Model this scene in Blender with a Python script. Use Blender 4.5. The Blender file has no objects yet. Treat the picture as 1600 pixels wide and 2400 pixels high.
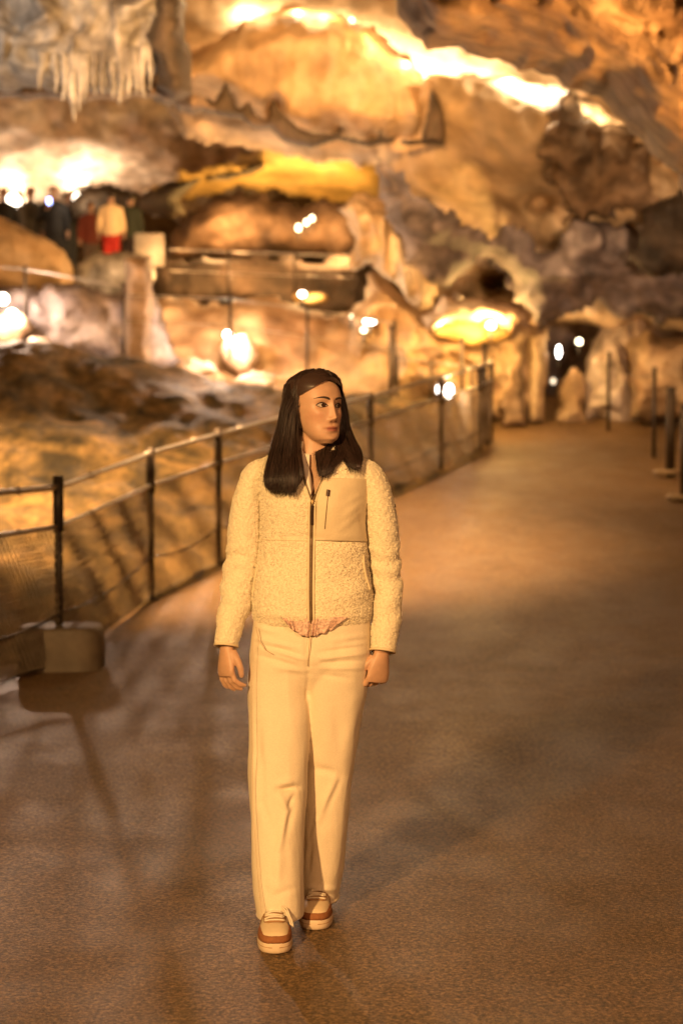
import bpy, bmesh, math, random
import numpy as np
from mathutils import Vector, Matrix
random.seed(7); RNG = np.random.default_rng(7)
SC = bpy.context.scene
COL = SC.collection
PI = math.pi

# ---------------------------------------------------------------- camera, world, exposure
F = 4150.0; HOR = 995.0; CH = 1.5            # focal length in photo pixels, eye level row, camera height
TH = math.atan((1200.0 - HOR) / F)
cam_d = bpy.data.cameras.new('camera'); cam = bpy.data.objects.new('camera', cam_d); COL.objects.link(cam)
cam.location = (0, 0, CH); cam.rotation_euler = (PI / 2 - TH, 0, 0)
cam_d.sensor_fit = 'HORIZONTAL'; cam_d.sensor_width = 24.0; cam_d.lens = F / 1600 * 24
cam_d.clip_end = 300; cam_d.clip_start = 0.05
cam_d.dof.use_dof = True; cam_d.dof.focus_distance = 5.2; cam_d.dof.aperture_fstop = 2.6
SC.camera = cam
W = bpy.data.worlds.new('World'); SC.world = W; W.use_nodes = True
bg = W.node_tree.nodes['Background']; bg.inputs[0].default_value = (1.0, 0.55, 0.25, 1); bg.inputs[1].default_value = 0.02
SC.view_settings.view_transform = 'Standard'; SC.view_settings.look = 'None'
SC.view_settings.exposure = 0.0; SC.view_settings.gamma = 1.0
SC.cycles.max_bounces = 5; SC.cycles.diffuse_bounces = 3; SC.cycles.glossy_bounces = 2
SC.cycles.sample_clamp_indirect = 3.0
SC.cycles.use_light_tree = True

def P(px, py, Y):
    """point of the place seen at photo pixel (px,py), Y metres ahead of the camera"""
    b = -(py - 1200.0) / F
    d = (np.asarray(px, float) - 800.0) / F
    dy = math.cos(TH) + np.asarray(b) * math.sin(TH); dz = -math.sin(TH) + np.asarray(b) * math.cos(TH)
    k = np.asarray(Y, float) / dy
    return np.stack(np.broadcast_arrays(d * k, dy * k, CH + dz * k), -1)
def V3(px, py, Y): return Vector(P(px, py, Y).tolist())

# ---------------------------------------------------------------- hidden cave lamps and added fill spots
WARM = (1.0, 0.50, 0.17); AMB = (1.0, 0.58, 0.22); YEL = (1.0, 0.56, 0.16); PINK = (1.0, 0.70, 0.45); COOL = (1.0, 0.86, 0.72)
def lamp(px, py, Y, power, col=WARM, r=0.08, kind='POINT', to=None, ang=80, blend=0.6, loc=None):
    l = bpy.data.lights.new('cave_and_fill_lamp', kind); l.energy = power; l.color = col; l.shadow_soft_size = r
    o = bpy.data.objects.new('cave_and_fill_lamp', l); COL.objects.link(o)
    p = Vector(loc) if loc else V3(px, py, Y)
    o.location = p
    if kind == 'SPOT':
        l.spot_size = math.radians(ang); l.spot_blend = blend
        t = Vector(to) if len(to) == 3 and loc else (V3(*to))
        o.rotation_euler = (t - p).to_track_quat('-Z', 'Y').to_euler()
    return o
# front-left key spot, then an unseen fill spot added from the right
lamp(0,0,0, 4600, (1.0,.57,.21), .16, 'SPOT', to=(-.1,5.3,1.0), ang=40, blend=.8, loc=(-3.4,-3.2,4.2))
lamp(0,0,0, 850, (1.0,.50,.22), .2, 'SPOT', to=(.1,5.3,.9), ang=45, blend=.8, loc=(3.4,-1.5,3.4))
# path wash from the roof
lamp(0,0,0, 8200, (1.0,.57,.24), .5, 'SPOT', to=(-1.4,15.6,0.3), ang=66, blend=.55, loc=(-1.9,13,6.4))
lamp(0,0,0, 1200, WARM, .4, 'SPOT', to=(2.4,21,1), ang=70, blend=1, loc=(2.2,17,7.0))
# broad uplights in the roof gap
for x_, y_, Y_, p_ in ((600,0,24.4,30),(760,5,24.2,60),(900,60,23.6,60),(1060,135,23.3,60),(1220,165,23.3,50)):
    lamp(x_, y_, Y_, p_, (1,.52,.19), .06)
# unseen wash spots added out of frame to brighten rock and bank
lamp(0,0,0, 11000, WARM, .2, 'SPOT', to=(-1.5,32,4.5), ang=34, blend=.8, loc=(-1.0,11,5.6))
lamp(0,0,0, 2600, WARM, .2, 'SPOT', to=(1.7,25,5.4), ang=19, blend=.8, loc=(.6,10.5,5.2))
lamp(0,0,0, 1100, (1,.74,.56), .2, 'SPOT', to=(3.8,24,3.4), ang=26, blend=.8, loc=(3.9,12,2.6))
lamp(0,0,0, 6000, WARM, .3, 'SPOT', to=(2.4,15,4.8), ang=70, blend=.9, loc=(4.2,9.0,1.8))
lamp(0,0,0, 1500, COOL, .25, 'SPOT', to=(-3.1,21,6.0), ang=32, blend=.7, loc=(-6.5,13,4.6))
lamp(0,0,0, 1300, (1,.56,.24), .1, 'SPOT', to=(4.5,26,2.3), ang=16, blend=.8, loc=(6.2,17,5.2))
lamp(0,0,0, 1800, (1,.66,.32), .1, 'SPOT', to=(.55,24,3.6), ang=9, blend=.6, loc=(-1.4,13.5,5.6))
lamp(0,0,0, 1000, (1,.52,.14), .3, 'SPOT', to=(-3.0,17,1.0), ang=50, blend=.9, loc=(-3.2,8.5,5.2))
# behind the tourists
lamp(-160, 500, 36.5, 80, (1,.60,.32), .1)
lamp(28, 468, 39.0, 90, (1,.68,.42), .1); lamp(182, 458, 39.0, 70, (1,.68,.42), .1); lamp(210, 425, 38.6, 60, (1,.68,.42), .1)
# hidden behind the middle rock, lighting the yellow roof
lamp(520, 500, 35.4, 100, YEL, .1); lamp(640, 500, 35.2, 140, YEL, .1); lamp(780, 505, 35.2, 140, YEL, .1)

lamp(0,0,0, 1500, WARM, .2, 'SPOT', to=(0.2,25,6.2), ang=22, blend=.8, loc=(-.5,12,5.3))  # unseen fill spot added for the front of the hanging lobe
# the two big floodlights also throw their beam forward over the railing on to the path
lamp(0,0,0, 950, (1,.66,.46), .09, 'SPOT', to=(-.9,8,0), ang=50, blend=.6, loc=(-4.58,24.4,3.05))
lamp(0,0,0, 750, (1,.66,.46), .09, 'SPOT', to=(-.6,7,0), ang=40, blend=.6, loc=(-1.62,25.0,2.85))
# unseen spot added to brighten the far end of the path
lamp(0,0,0, 1100, (1,.58,.26), .1, 'SPOT', to=(3.0,26.5,1.4), ang=30, blend=.9, loc=(1.2,17,6.8))

lamp(400, 650, 28.9, 90, WARM, .1); lamp(800, 560, 30.5, 130, WARM, .1); lamp(560, 640, 29.8, 90, WARM, .1)  # unseen fill lamps added to brighten the dark middle recess
lamp(0,0,0, 2200, (1,.62,.3), .1, 'SPOT', to=(-4.4,34,5.4), ang=16, blend=.8, loc=(-3.4,21.8,5.0))  # unseen spot added to light the tourists

lamp(500, 545, 31.2, 110, WARM, .1); lamp(720, 540, 31.0, 110, WARM, .1)  # further unseen fill added for the brown middle rock


# ---------------------------------------------------------------- helpers
def hash3(i, j, k, s):
    n = (i * 374761393 + j * 668265263 + k * 2147483647 + s * 1274126177) & 0xffffffff
    n = ((n ^ (n >> 13)) * 1274126177) & 0xffffffff
    n = (n ^ (n >> 16)) & 0xffffffff
    return n / 4294967295.0
def vnoise(p, s=0):
    p = np.asarray(p, float); f = np.floor(p); t = p - f; t = t * t * (3 - 2 * t); f = f.astype(np.int64)
    i, j, k = f[..., 0], f[..., 1], f[..., 2]; x, y, z = t[..., 0], t[..., 1], t[..., 2]
    def h(a, b, c): return hash3(i + a, j + b, k + c, s)
    def L(a, b, w): return a + (b - a) * w
    return L(L(L(h(0,0,0), h(1,0,0), x), L(h(0,1,0), h(1,1,0), x), y),
             L(L(h(0,0,1), h(1,0,1), x), L(h(0,1,1), h(1,1,1), x), y), z) * 2 - 1
def fbm(p, freq=1.0, octs=4, s=0, gain=0.5, ridged=False):
    p = np.asarray(p, float) * freq; a = 1.0; o = 0; tot = 0
    for k in range(octs):
        n = vnoise(p + 17.3 * k, s + k)
        if ridged: n = 1 - 2 * np.abs(n)
        o = o + a * n; tot += a; a *= gain; p = p * 2.03
    return o / tot
def tag(o, label=None, cat=None, group=None, kind=None):
    if label: o['label'] = label
    if cat: o['category'] = cat
    if group: o['group'] = group
    if kind: o['kind'] = kind
    return o
def mesh_obj(name, V, Fc, mat=None, parent=None, smooth=True):
    me = bpy.data.meshes.new(name); me.from_pydata([tuple(map(float, v)) for v in V], [], [tuple(map(int, f)) for f in Fc])
    me.update()
    if smooth: me.polygons.foreach_set('use_smooth', [True] * len(me.polygons))
    o = bpy.data.objects.new(name, me); COL.objects.link(o)
    if mat: me.materials.append(mat)
    if parent: setpar(o, parent)
    return o
def setpar(o, parent):
    o.parent = parent
    o.matrix_parent_inverse = parent_world(parent).inverted()
def parent_world(p):
    m = p.matrix_basis.copy()
    if p.parent: m = parent_world(p.parent) @ p.matrix_parent_inverse @ m
    return m
def empty(name, loc=(0, 0, 0), rz=0):
    o = bpy.data.objects.new(name, None); COL.objects.link(o); o.location = loc; o.rotation_euler = (0, 0, rz); o.empty_display_size = 0.1
    return o
class MB:
    """collects several shapes of ONE part"""
    def __init__(s): s.V = []; s.F = []
    def add(s, V, Fc):
        n = len(s.V); s.V += [tuple(map(float, v)) for v in V]; s.F += [tuple(int(i) + n for i in f) for f in Fc]; return s
    def box(s, c, d, rz=0, bev=0.0):
        x, y, z = d[0] / 2, d[1] / 2, d[2] / 2
        b = min(bev, x * .9, y * .9, z * .9)
        if b <= 0:
            pts = [(-x,-y,-z),(x,-y,-z),(x,y,-z),(-x,y,-z),(-x,-y,z),(x,-y,z),(x,y,z),(-x,y,z)]
            fs = [(3,2,1,0),(4,5,6,7),(0,1,5,4),(1,2,6,5),(2,3,7,6),(3,0,4,7)]
        else:
            bm = bmesh.new(); bmesh.ops.create_cube(bm, size=1)
            for v in bm.verts: v.co = Vector((v.co.x * 2 * x, v.co.y * 2 * y, v.co.z * 2 * z))
            bmesh.ops.bevel(bm, geom=bm.edges[:], offset=b, segments=2, affect='EDGES')
            bm.verts.ensure_lookup_table(); pts = [v.co[:] for v in bm.verts]; fs = [[v.index for v in f.verts] for f in bm.faces]; bm.free()
        ca, sa = math.cos(rz), math.sin(rz)
        return s.add([(c[0] + ca * p[0] - sa * p[1], c[1] + sa * p[0] + ca * p[1], c[2] + p[2]) for p in pts], fs)
    def tube(s, pts, r, n=8, cap=True):
        pts = [Vector(p) for p in pts]; m = len(pts); rs = r if hasattr(r, '__len__') else [r] * m
        up = None; rings = []
        for i in range(m):
            t = (pts[min(i + 1, m - 1)] - pts[max(i - 1, 0)]).normalized()
            if up is None: up = Vector((0, 0, 1)) if abs(t.z) < .9 else Vector((1, 0, 0))
            a = t.cross(up).normalized(); b = a.cross(t).normalized(); up = b
            rings.append([pts[i] + (a * math.cos(2*PI*k/n) + b * math.sin(2*PI*k/n)) * rs[i] for k in range(n)])
        V = [p for R in rings for p in R]; Fc = []
        for i in range(m - 1):
            for k in range(n): Fc.append((i*n+k, i*n+(k+1)%n, (i+1)*n+(k+1)%n, (i+1)*n+k))
        if cap: Fc += [tuple(range(n))[::-1], tuple((m-1)*n+k for k in range(n))]
        return s.add(V, Fc)
    def build(s, name, mat, parent=None, smooth=True): return mesh_obj(name, s.V, s.F, mat, parent, smooth)
def grid_faces(nu, nv, wrap_u=False):
    """vertex index = j*nu+i"""
    F_ = []
    for j in range(nv - 1):
        for i in range(nu if wrap_u else nu - 1):
            a = j * nu + i; b = j * nu + (i + 1) % nu
            F_.append((a, b, b + nu, a + nu))
    return F_
def catm(pts, n):
    pts = np.asarray(pts, float); m = len(pts); t = np.linspace(0, m - 1, n); i = np.clip(np.floor(t).astype(int), 0, m - 2); f = (t - i)[:, None]
    p0 = pts[np.clip(i - 1, 0, m - 1)]; p1 = pts[i]; p2 = pts[i + 1]; p3 = pts[np.clip(i + 2, 0, m - 1)]
    return .5 * ((2*p1) + (-p0+p2)*f + (2*p0-5*p1+4*p2-p3)*f*f + (-p0+3*p1-3*p2+p3)*f**3)
def interp(x, tab):
    tab = sorted(tab); xs = [t[0] for t in tab]
    return [np.interp(x, xs, [t[k] for t in tab]) for k in range(1, len(tab[0]))]

# ---------------------------------------------------------------- materials
def new_mat(name):
    m = bpy.data.materials.new(name); m.use_nodes = True; nt = m.node_tree
    return m, nt, nt.nodes['Principled BSDF']
def plain(name, col, rough=.6, metal=0.0, noise=0.12, nscale=60, bump=0.0, bscale=200, sheen=0.0, coord='Object', emit=None, estr=0):
    m, nt, b = new_mat(name); N = nt.nodes; Lk = nt.links
    tc = N.new('ShaderNodeTexCoord'); nz = N.new('ShaderNodeTexNoise'); nz.inputs['Scale'].default_value = nscale; nz.inputs['Detail'].default_value = 5
    Lk.new(tc.outputs[coord], nz.inputs['Vector'])
    mr = N.new('ShaderNodeMapRange'); mr.inputs[3].default_value = 1 - noise; mr.inputs[4].default_value = 1 + noise; mr.inputs[1].default_value = .3; mr.inputs[2].default_value = .7
    Lk.new(nz.outputs['Fac'], mr.inputs[0])
    hs = N.new('ShaderNodeHueSaturation'); hs.inputs['Color'].default_value = (*col, 1); Lk.new(mr.outputs[0], hs.inputs['Value']); Lk.new(hs.outputs[0], b.inputs['Base Color'])
    b.inputs['Roughness'].default_value = rough; b.inputs['Metallic'].default_value = metal
    if sheen: b.inputs['Sheen Weight'].default_value = sheen
    if emit: b.inputs['Emission Color'].default_value = (*emit, 1); b.inputs['Emission Strength'].default_value = estr
    if bump:
        n2 = N.new('ShaderNodeTexNoise'); n2.inputs['Scale'].default_value = bscale; n2.inputs['Detail'].default_value = 4; Lk.new(tc.outputs[coord], n2.inputs['Vector'])
        bp = N.new('ShaderNodeBump'); bp.inputs['Strength'].default_value = bump; bp.inputs['Distance'].default_value = .002; Lk.new(n2.outputs['Fac'], bp.inputs['Height']); Lk.new(bp.outputs[0], b.inputs['Normal'])
    return m
def rock_mat(name, cols, scale=1.0, stretch=(1, 1, 1), rough=.6, bump=.8, dist=.15):
    """limestone: three tones mixed by warped noise, streaks and stains"""
    m, nt, b = new_mat(name); N = nt.nodes; Lk = nt.links
    tc = N.new('ShaderNodeTexCoord'); mp = N.new('ShaderNodeMapping'); mp.inputs['Scale'].default_value = stretch; Lk.new(tc.outputs['Object'], mp.inputs['Vector'])
    nz = N.new('ShaderNodeTexNoise'); nz.inputs['Scale'].default_value = scale; nz.inputs['Detail'].default_value = 9; nz.inputs['Roughness'].default_value = .62; nz.inputs['Distortion'].default_value = .7
    Lk.new(mp.outputs[0], nz.inputs['Vector'])
    cr = N.new('ShaderNodeValToRGB'); e = cr.color_ramp.elements; e[0].position = .36; e[0].color = (*cols[0], 1); e[1].position = .64; e[1].color = (*cols[2], 1)
    k = e.new(.5); k.color = (*cols[1], 1); Lk.new(nz.outputs['Fac'], cr.inputs[0])
    n2 = N.new('ShaderNodeTexNoise'); n2.inputs['Scale'].default_value = scale * 4.3; n2.inputs['Detail'].default_value = 8; Lk.new(mp.outputs[0], n2.inputs['Vector'])
    mr = N.new('ShaderNodeMapRange'); mr.inputs[1].default_value = .34; mr.inputs[2].default_value = .62; mr.inputs[3].default_value = .55; mr.inputs[4].default_value = 1.12; Lk.new(n2.outputs['Fac'], mr.inputs[0])
    hs = N.new('ShaderNodeHueSaturation'); Lk.new(cr.outputs[0], hs.inputs['Color']); Lk.new(mr.outputs[0], hs.inputs['Value']); Lk.new(hs.outputs[0], b.inputs['Base Color'])
    b.inputs['Roughness'].default_value = rough
    n3 = N.new('ShaderNodeTexNoise'); n3.inputs['Scale'].default_value = scale * 2.5; n3.inputs['Detail'].default_value = 10; n3.inputs['Roughness'].default_value = .65; Lk.new(mp.outputs[0], n3.inputs['Vector'])
    bp = N.new('ShaderNodeBump'); bp.inputs['Strength'].default_value = bump; bp.inputs['Distance'].default_value = dist; Lk.new(n3.outputs['Fac'], bp.inputs['Height']); Lk.new(bp.outputs[0], b.inputs['Normal'])
    return m
M = {}
M['rock_ochre'] = rock_mat('rock_ochre', ((.30,.17,.08), (.52,.36,.20), (.66,.50,.32)), .55)
M['rock_smooth'] = rock_mat('rock_smooth', ((.44,.31,.18), (.58,.43,.26), (.70,.56,.40)), .5, bump=.35)
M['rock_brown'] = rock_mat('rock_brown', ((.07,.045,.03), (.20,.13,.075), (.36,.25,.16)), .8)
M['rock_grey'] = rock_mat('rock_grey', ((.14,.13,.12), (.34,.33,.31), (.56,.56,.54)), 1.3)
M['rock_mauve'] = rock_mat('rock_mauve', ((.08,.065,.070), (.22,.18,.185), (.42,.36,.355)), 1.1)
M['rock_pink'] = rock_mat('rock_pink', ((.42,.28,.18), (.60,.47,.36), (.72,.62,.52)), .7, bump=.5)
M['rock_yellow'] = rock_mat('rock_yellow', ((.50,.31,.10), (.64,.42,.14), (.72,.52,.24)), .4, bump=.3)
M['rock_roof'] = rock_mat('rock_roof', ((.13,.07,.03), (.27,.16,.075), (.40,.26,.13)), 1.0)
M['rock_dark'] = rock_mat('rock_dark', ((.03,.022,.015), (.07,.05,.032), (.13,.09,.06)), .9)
M['rock_bank'] = rock_mat('rock_bank', ((.03,.022,.008), (.15,.10,.035), (.32,.20,.075)), 2.4, stretch=(1,.32,1), dist=.08, rough=.9, bump=.6)
M['flowstone'] = rock_mat('flowstone', ((.40,.26,.13), (.62,.47,.30), (.78,.66,.50)), 1.2, stretch=(1.6, 1.6, .35), bump=.9, dist=.1)
def ground_mat():
    m, nt, b = new_mat('cave_floor'); N = nt.nodes; Lk = nt.links
    tc = N.new('ShaderNodeTexCoord')
    def nz(sc, det=8, st=(1, 1, 1), ro=.6):
        mp = N.new('ShaderNodeMapping'); mp.inputs['Scale'].default_value = st; Lk.new(tc.outputs['Object'], mp.inputs['Vector'])
        n = N.new('ShaderNodeTexNoise'); n.inputs['Scale'].default_value = sc; n.inputs['Detail'].default_value = det; n.inputs['Roughness'].default_value = ro; Lk.new(mp.outputs[0], n.inputs['Vector']); return n
    big = nz(.7, 6, (1, .5, 1)); cr = N.new('ShaderNodeValToRGB'); e = cr.color_ramp.elements
    e[0].position = .36; e[0].color = (.135,.078,.032,1); e[1].position = .66; e[1].color = (.20,.122,.052,1); Lk.new(big.outputs['Fac'], cr.inputs[0])
    fine = nz(70, 4, ro=.85); mr = N.new('ShaderNodeMapRange'); mr.inputs[1].default_value = .38; mr.inputs[2].default_value = .62; mr.inputs[3].default_value = .3; mr.inputs[4].default_value = 1.9; Lk.new(fine.outputs['Fac'], mr.inputs[0])
    mid = nz(9, 9, ro=.75); m2 = N.new('ShaderNodeMapRange'); m2.inputs[1].default_value = .35; m2.inputs[2].default_value = .65; m2.inputs[3].default_value = .86; m2.inputs[4].default_value = 1.14; Lk.new(mid.outputs['Fac'], m2.inputs[0])
    mul = N.new('ShaderNodeMath'); mul.operation = 'MULTIPLY'; Lk.new(mr.outputs[0], mul.inputs[0]); Lk.new(m2.outputs[0], mul.inputs[1])
    hs = N.new('ShaderNodeHueSaturation'); Lk.new(cr.outputs[0], hs.inputs['Color']); vo = N.new('ShaderNodeTexVoronoi'); vo.inputs['Scale'].default_value = 115; Lk.new(tc.outputs['Object'], vo.inputs['Vector']); sc_ = N.new('ShaderNodeSeparateColor'); Lk.new(vo.outputs['Color'], sc_.inputs[0]); m4 = N.new('ShaderNodeMapRange'); m4.inputs[3].default_value = .55; m4.inputs[4].default_value = 1.5; Lk.new(sc_.outputs[0], m4.inputs[0])
    mul2 = N.new('ShaderNodeMath'); mul2.operation = 'MULTIPLY'; Lk.new(mul.outputs[0], mul2.inputs[0]); Lk.new(m4.outputs[0], mul2.inputs[1]); Lk.new(mul2.outputs[0], hs.inputs['Value']); Lk.new(hs.outputs[0], b.inputs['Base Color'])
    wet = nz(3, 8, (1, .6, 1)); m3 = N.new('ShaderNodeMapRange'); m3.inputs[1].default_value = .4; m3.inputs[2].default_value = .62; m3.inputs[3].default_value = .47; m3.inputs[4].default_value = .58; Lk.new(wet.outputs['Fac'], m3.inputs[0]); Lk.new(m3.outputs[0], b.inputs['Roughness'])
    g = nz(85, 4, ro=.75); bp = N.new('ShaderNodeBump'); bp.inputs['Strength'].default_value = 1.0; bp.inputs['Distance'].default_value = .014; Lk.new(g.outputs['Fac'], bp.inputs['Height'])
    g2 = nz(16, 6); bp2 = N.new('ShaderNodeBump'); bp2.inputs['Strength'].default_value = .5; bp2.inputs['Distance'].default_value = .015; Lk.new(g2.outputs['Fac'], bp2.inputs['Height']); Lk.new(bp.outputs[0], bp2.inputs['Normal']); Lk.new(bp2.outputs[0], b.inputs['Normal'])
    return m
M['floor'] = ground_mat()
M['steel'] = plain('steel_rail', (.42,.40,.37), .35, .8, .15, 12)
M['dark_metal'] = plain('dark_metal', (.05,.036,.026), .5, .4, .2, 20)
M['rope'] = plain('net_wire', (.34,.27,.19), .5, .3, .2, 30)
M['concrete'] = plain('concrete', (.15,.115,.08), .6, 0, .25, 9, .6, 60)
M['lamp_house'] = plain('lamp_housing', (.05,.05,.05), .5, .3)
M['sign'] = plain('sign_board', (.5,.47,.42), .6, 0, .35, 3)

# ---------------------------------------------------------------- ground
GY = [(-20, 0), (10, 0), (11, .03), (12, .09), (14, .25), (16, .45), (18, .68), (20, .93), (22, 1.10), (24, 1.25), (25.5, 1.38), (26.5, 1.62), (28, 1.80), (32, 2.1), (40, 2.5), (70, 3)]
def gz(y): return np.interp(y, [g[0] for g in GY], [g[1] for g in GY])
ys = np.concatenate([np.linspace(-8, 16, 150), np.linspace(16.3, 66, 90)]); xs = np.linspace(-16, 18, 150)
X, Y = np.meshgrid(xs, ys); Z = gz(Y); pts = np.stack([X, Y, Z * 0], -1)
Z = Z + fbm(pts, .5, 3, 5) * .02 * np.clip((Y - 3) / 6, 0, 1)
o = mesh_obj('ground', np.stack([X, Y, Z], -1).reshape(-1, 3), grid_faces(len(xs), len(ys)), M['floor']); tag(o, 'brown gritty cave path surface', kind='structure')

# ---------------------------------------------------------------- cave shell (walls and roof all round)
nu, nv = 150, 170
V = []
for j, y in enumerate(np.linspace(-14, 58, nv)):
    t = np.linspace(-.08, PI + .08, nu)
    sh = math.sqrt(max(0.0, 1 - max(0, (y - 46) / 12.0) ** 2)) * math.sqrt(max(0.0, 1 - max(0, (-8 - y) / 6.0) ** 2))
    rx = (11.5 + .5 * math.sin(y * .2)) * sh + .01; rz = 12.5 * sh + .01
    c = np.cos(t); s = np.sin(t)
    V.append(np.stack([rx * np.sign(c) * np.abs(c) ** .8 + 1.0, np.full(nu, y), gz(y) - .5 + rz * np.sign(s) * np.abs(s) ** .8], -1))
V = np.array(V)
cen = np.array([1.0, 0, 1.0]); dirv = V - cen; dirv[..., 1] = 0; dirv /= np.linalg.norm(dirv, axis=-1, keepdims=True) + 1e-6
dirv[..., 1] = np.clip((V[..., 1] - 46) / 12, 0, 1) * .8
n = fbm(V, .16, 5, 3) * 1.8 + fbm(V, .5, 4, 31, ridged=True) * .6
V = V + dirv * n[..., None]
o = mesh_obj('cave_wall', V.reshape(-1, 3), [f[::-1] for f in grid_faces(nu, nv)], M['rock_ochre']); tag(o, 'ochre limestone walls and roof of the cavern', kind='structure')

# ---------------------------------------------------------------- rock masses: thick bodies with their own distance, size and relief
def poly_sd(px, py, poly):
    poly = np.asarray(poly, float); a = poly; b = np.roll(poly, -1, 0)
    q = np.stack([px, py], -1)[..., None, :]; ab = b - a; t = np.clip(((q - a) * ab).sum(-1) / ((ab * ab).sum(-1) + 1e-9), 0, 1)
    d = np.linalg.norm(q - (a + t[..., None] * ab), axis=-1).min(-1)
    ins = np.zeros(px.shape, bool)
    for (x0, y0), (x1, y1) in zip(a, b):
        c = ((y0 > py) != (y1 > py)) & (px < (x1 - x0) * (py - y0) / (y1 - y0 + 1e-12) + x0); ins ^= c
    return np.where(ins, d, -d)
def mass(name, label, poly, Y0, T, mat, tx=0., ty=0., R=90, amp=.35, freq=.7, step=9, seed=1, edge=10, stretch=(1, 1, 1), kind='structure', cat=None, group=None, ridged=.5, lat=.5, dents=()):
    poly = np.asarray(poly, float); x0, y0 = poly.min(0) - step; x1, y1 = poly.max(0) + step; c = poly.mean(0)
    gx = np.arange(x0, x1 + step, step); gy = np.arange(y0, y1 + step, step); PX, PY = np.meshgrid(gx, gy)
    d = poly_sd(PX, PY, poly) + vnoise(np.stack([PX / 28, PY / 28, PX * 0 + seed], -1), seed) * edge + vnoise(np.stack([PX / 80, PY / 80, PX * 0 + seed], -1), seed + 3) * edge
    ins = d > 0; h = np.clip(d / R, 0, 1); prof = np.sqrt(1 - (1 - h) ** 2)
    Yc = Y0 + tx * (PX - c[0]) / 100 + ty * (PY - c[1]) / 100
    base = P(PX, PY, Yc); sp = base * np.array(stretch)
    nz = fbm(sp, freq, 5, seed) * (1 - ridged) + fbm(sp, freq * 1.3, 5, seed + 50, ridged=True) * ridged
    yf = Yc - T * prof - nz * amp * (.25 + .75 * h)
    for (dx, dyy, dr, dd) in dents: yf = yf + dd * np.exp(-(((PX - dx) / dr) ** 2 + ((PY - dyy) / dr) ** 2))
    front = P(PX, PY, yf); k = lat * amp * .5
    front[..., 0] += fbm(sp, freq * 1.7, 3, seed + 7) * k; front[..., 2] += fbm(sp, freq * 1.7, 3, seed + 8) * k
    back = base + np.array([0, 1, 0]) * (T * .7 * prof + .05 + .3 * fbm(sp, freq, 3, seed + 9) * h)[..., None]
    idx = -np.ones(ins.shape, int); idx[ins] = np.arange(ins.sum()); n = ins.sum()
    Vv = np.concatenate([front[ins], back[ins]]); Fc = []; E = {}
    ny, nx = ins.shape
    for j in range(ny - 1):
        for i in range(nx - 1):
            q = (idx[j, i], idx[j+1, i], idx[j+1, i+1], idx[j, i+1])
            if min(q) < 0: continue
            Fc.append(q); Fc.append((q[3] + n, q[2] + n, q[1] + n, q[0] + n))
            for a_, b_ in zip(q, q[1:] + q[:1]):
                if (b_, a_) in E: del E[(b_, a_)]
                else: E[(a_, b_)] = 1
    for a_, b_ in E: Fc.append((b_, a_, a_ + n, b_ + n))
    o = mesh_obj(name, Vv, Fc, mat); tag(o, label, cat, group, kind); return o
# far roof behind the tourists, lit pinkish
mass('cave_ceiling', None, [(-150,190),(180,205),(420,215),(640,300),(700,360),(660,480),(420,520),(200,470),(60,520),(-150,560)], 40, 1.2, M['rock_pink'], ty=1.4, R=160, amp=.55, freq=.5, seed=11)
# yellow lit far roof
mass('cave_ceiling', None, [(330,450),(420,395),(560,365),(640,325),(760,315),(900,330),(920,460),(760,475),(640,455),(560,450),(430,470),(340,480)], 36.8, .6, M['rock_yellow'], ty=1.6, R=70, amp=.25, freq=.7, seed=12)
# thin dark lip crossing the yellow roof, running into the dark arch over the tourists
mass('rock_ledge', None, [(150,470),(200,432),(260,428),(330,448),(390,425),(450,412),(540,400),(615,382),(622,392),(560,412),(470,428),(440,450),(415,470),(440,500),(400,512),(320,498),(300,520),(170,520)], 35.5, .5, M['rock_dark'], R=30, amp=.15, freq=1.1, step=6, seed=13, edge=4)
# recess walls under the glowing roof gap
mass('cave_wall', None, [(330,-60),(1500,-60),(1700,500),(1500,600),(1330,560),(900,400),(430,330),(360,200)], 27.5, .8, M['rock_smooth'], ty=-.3, R=150, amp=.5, freq=.5, seed=14)
# broad smooth wall sloping down to the right
mass('cave_wall', None, [(890,330),(1000,170),(1200,180),(1340,190),(1480,300),(1700,480),(1700,800),(1500,760),(1250,760),(1120,740),(1020,700),(960,600),(900,470)], 25.5, 1.4, M['rock_smooth'], tx=-.35, ty=.8, R=150, amp=.75, freq=.55, seed=15, ridged=.4, dents=((1160,655,38,1.6),(1265,470,24,1.0),(1100,590,30,.5)))
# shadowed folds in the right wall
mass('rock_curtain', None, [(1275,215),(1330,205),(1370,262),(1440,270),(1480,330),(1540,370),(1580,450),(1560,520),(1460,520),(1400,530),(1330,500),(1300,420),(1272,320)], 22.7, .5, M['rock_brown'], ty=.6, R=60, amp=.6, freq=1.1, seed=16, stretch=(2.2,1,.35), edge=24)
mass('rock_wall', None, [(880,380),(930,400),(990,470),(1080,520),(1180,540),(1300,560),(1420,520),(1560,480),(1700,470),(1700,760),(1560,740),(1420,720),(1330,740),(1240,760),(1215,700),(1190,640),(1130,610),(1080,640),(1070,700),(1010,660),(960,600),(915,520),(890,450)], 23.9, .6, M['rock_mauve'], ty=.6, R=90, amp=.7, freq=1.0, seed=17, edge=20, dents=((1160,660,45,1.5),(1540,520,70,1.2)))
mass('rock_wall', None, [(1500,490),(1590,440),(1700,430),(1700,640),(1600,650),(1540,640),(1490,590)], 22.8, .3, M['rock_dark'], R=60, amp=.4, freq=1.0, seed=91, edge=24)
mass('rock_recess', None, [(1200,620),(1400,600),(1720,600),(1720,985),(1220,985)], 30.5, .5, M['rock_mauve'], R=60, amp=.5, freq=.9, seed=92)
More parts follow.
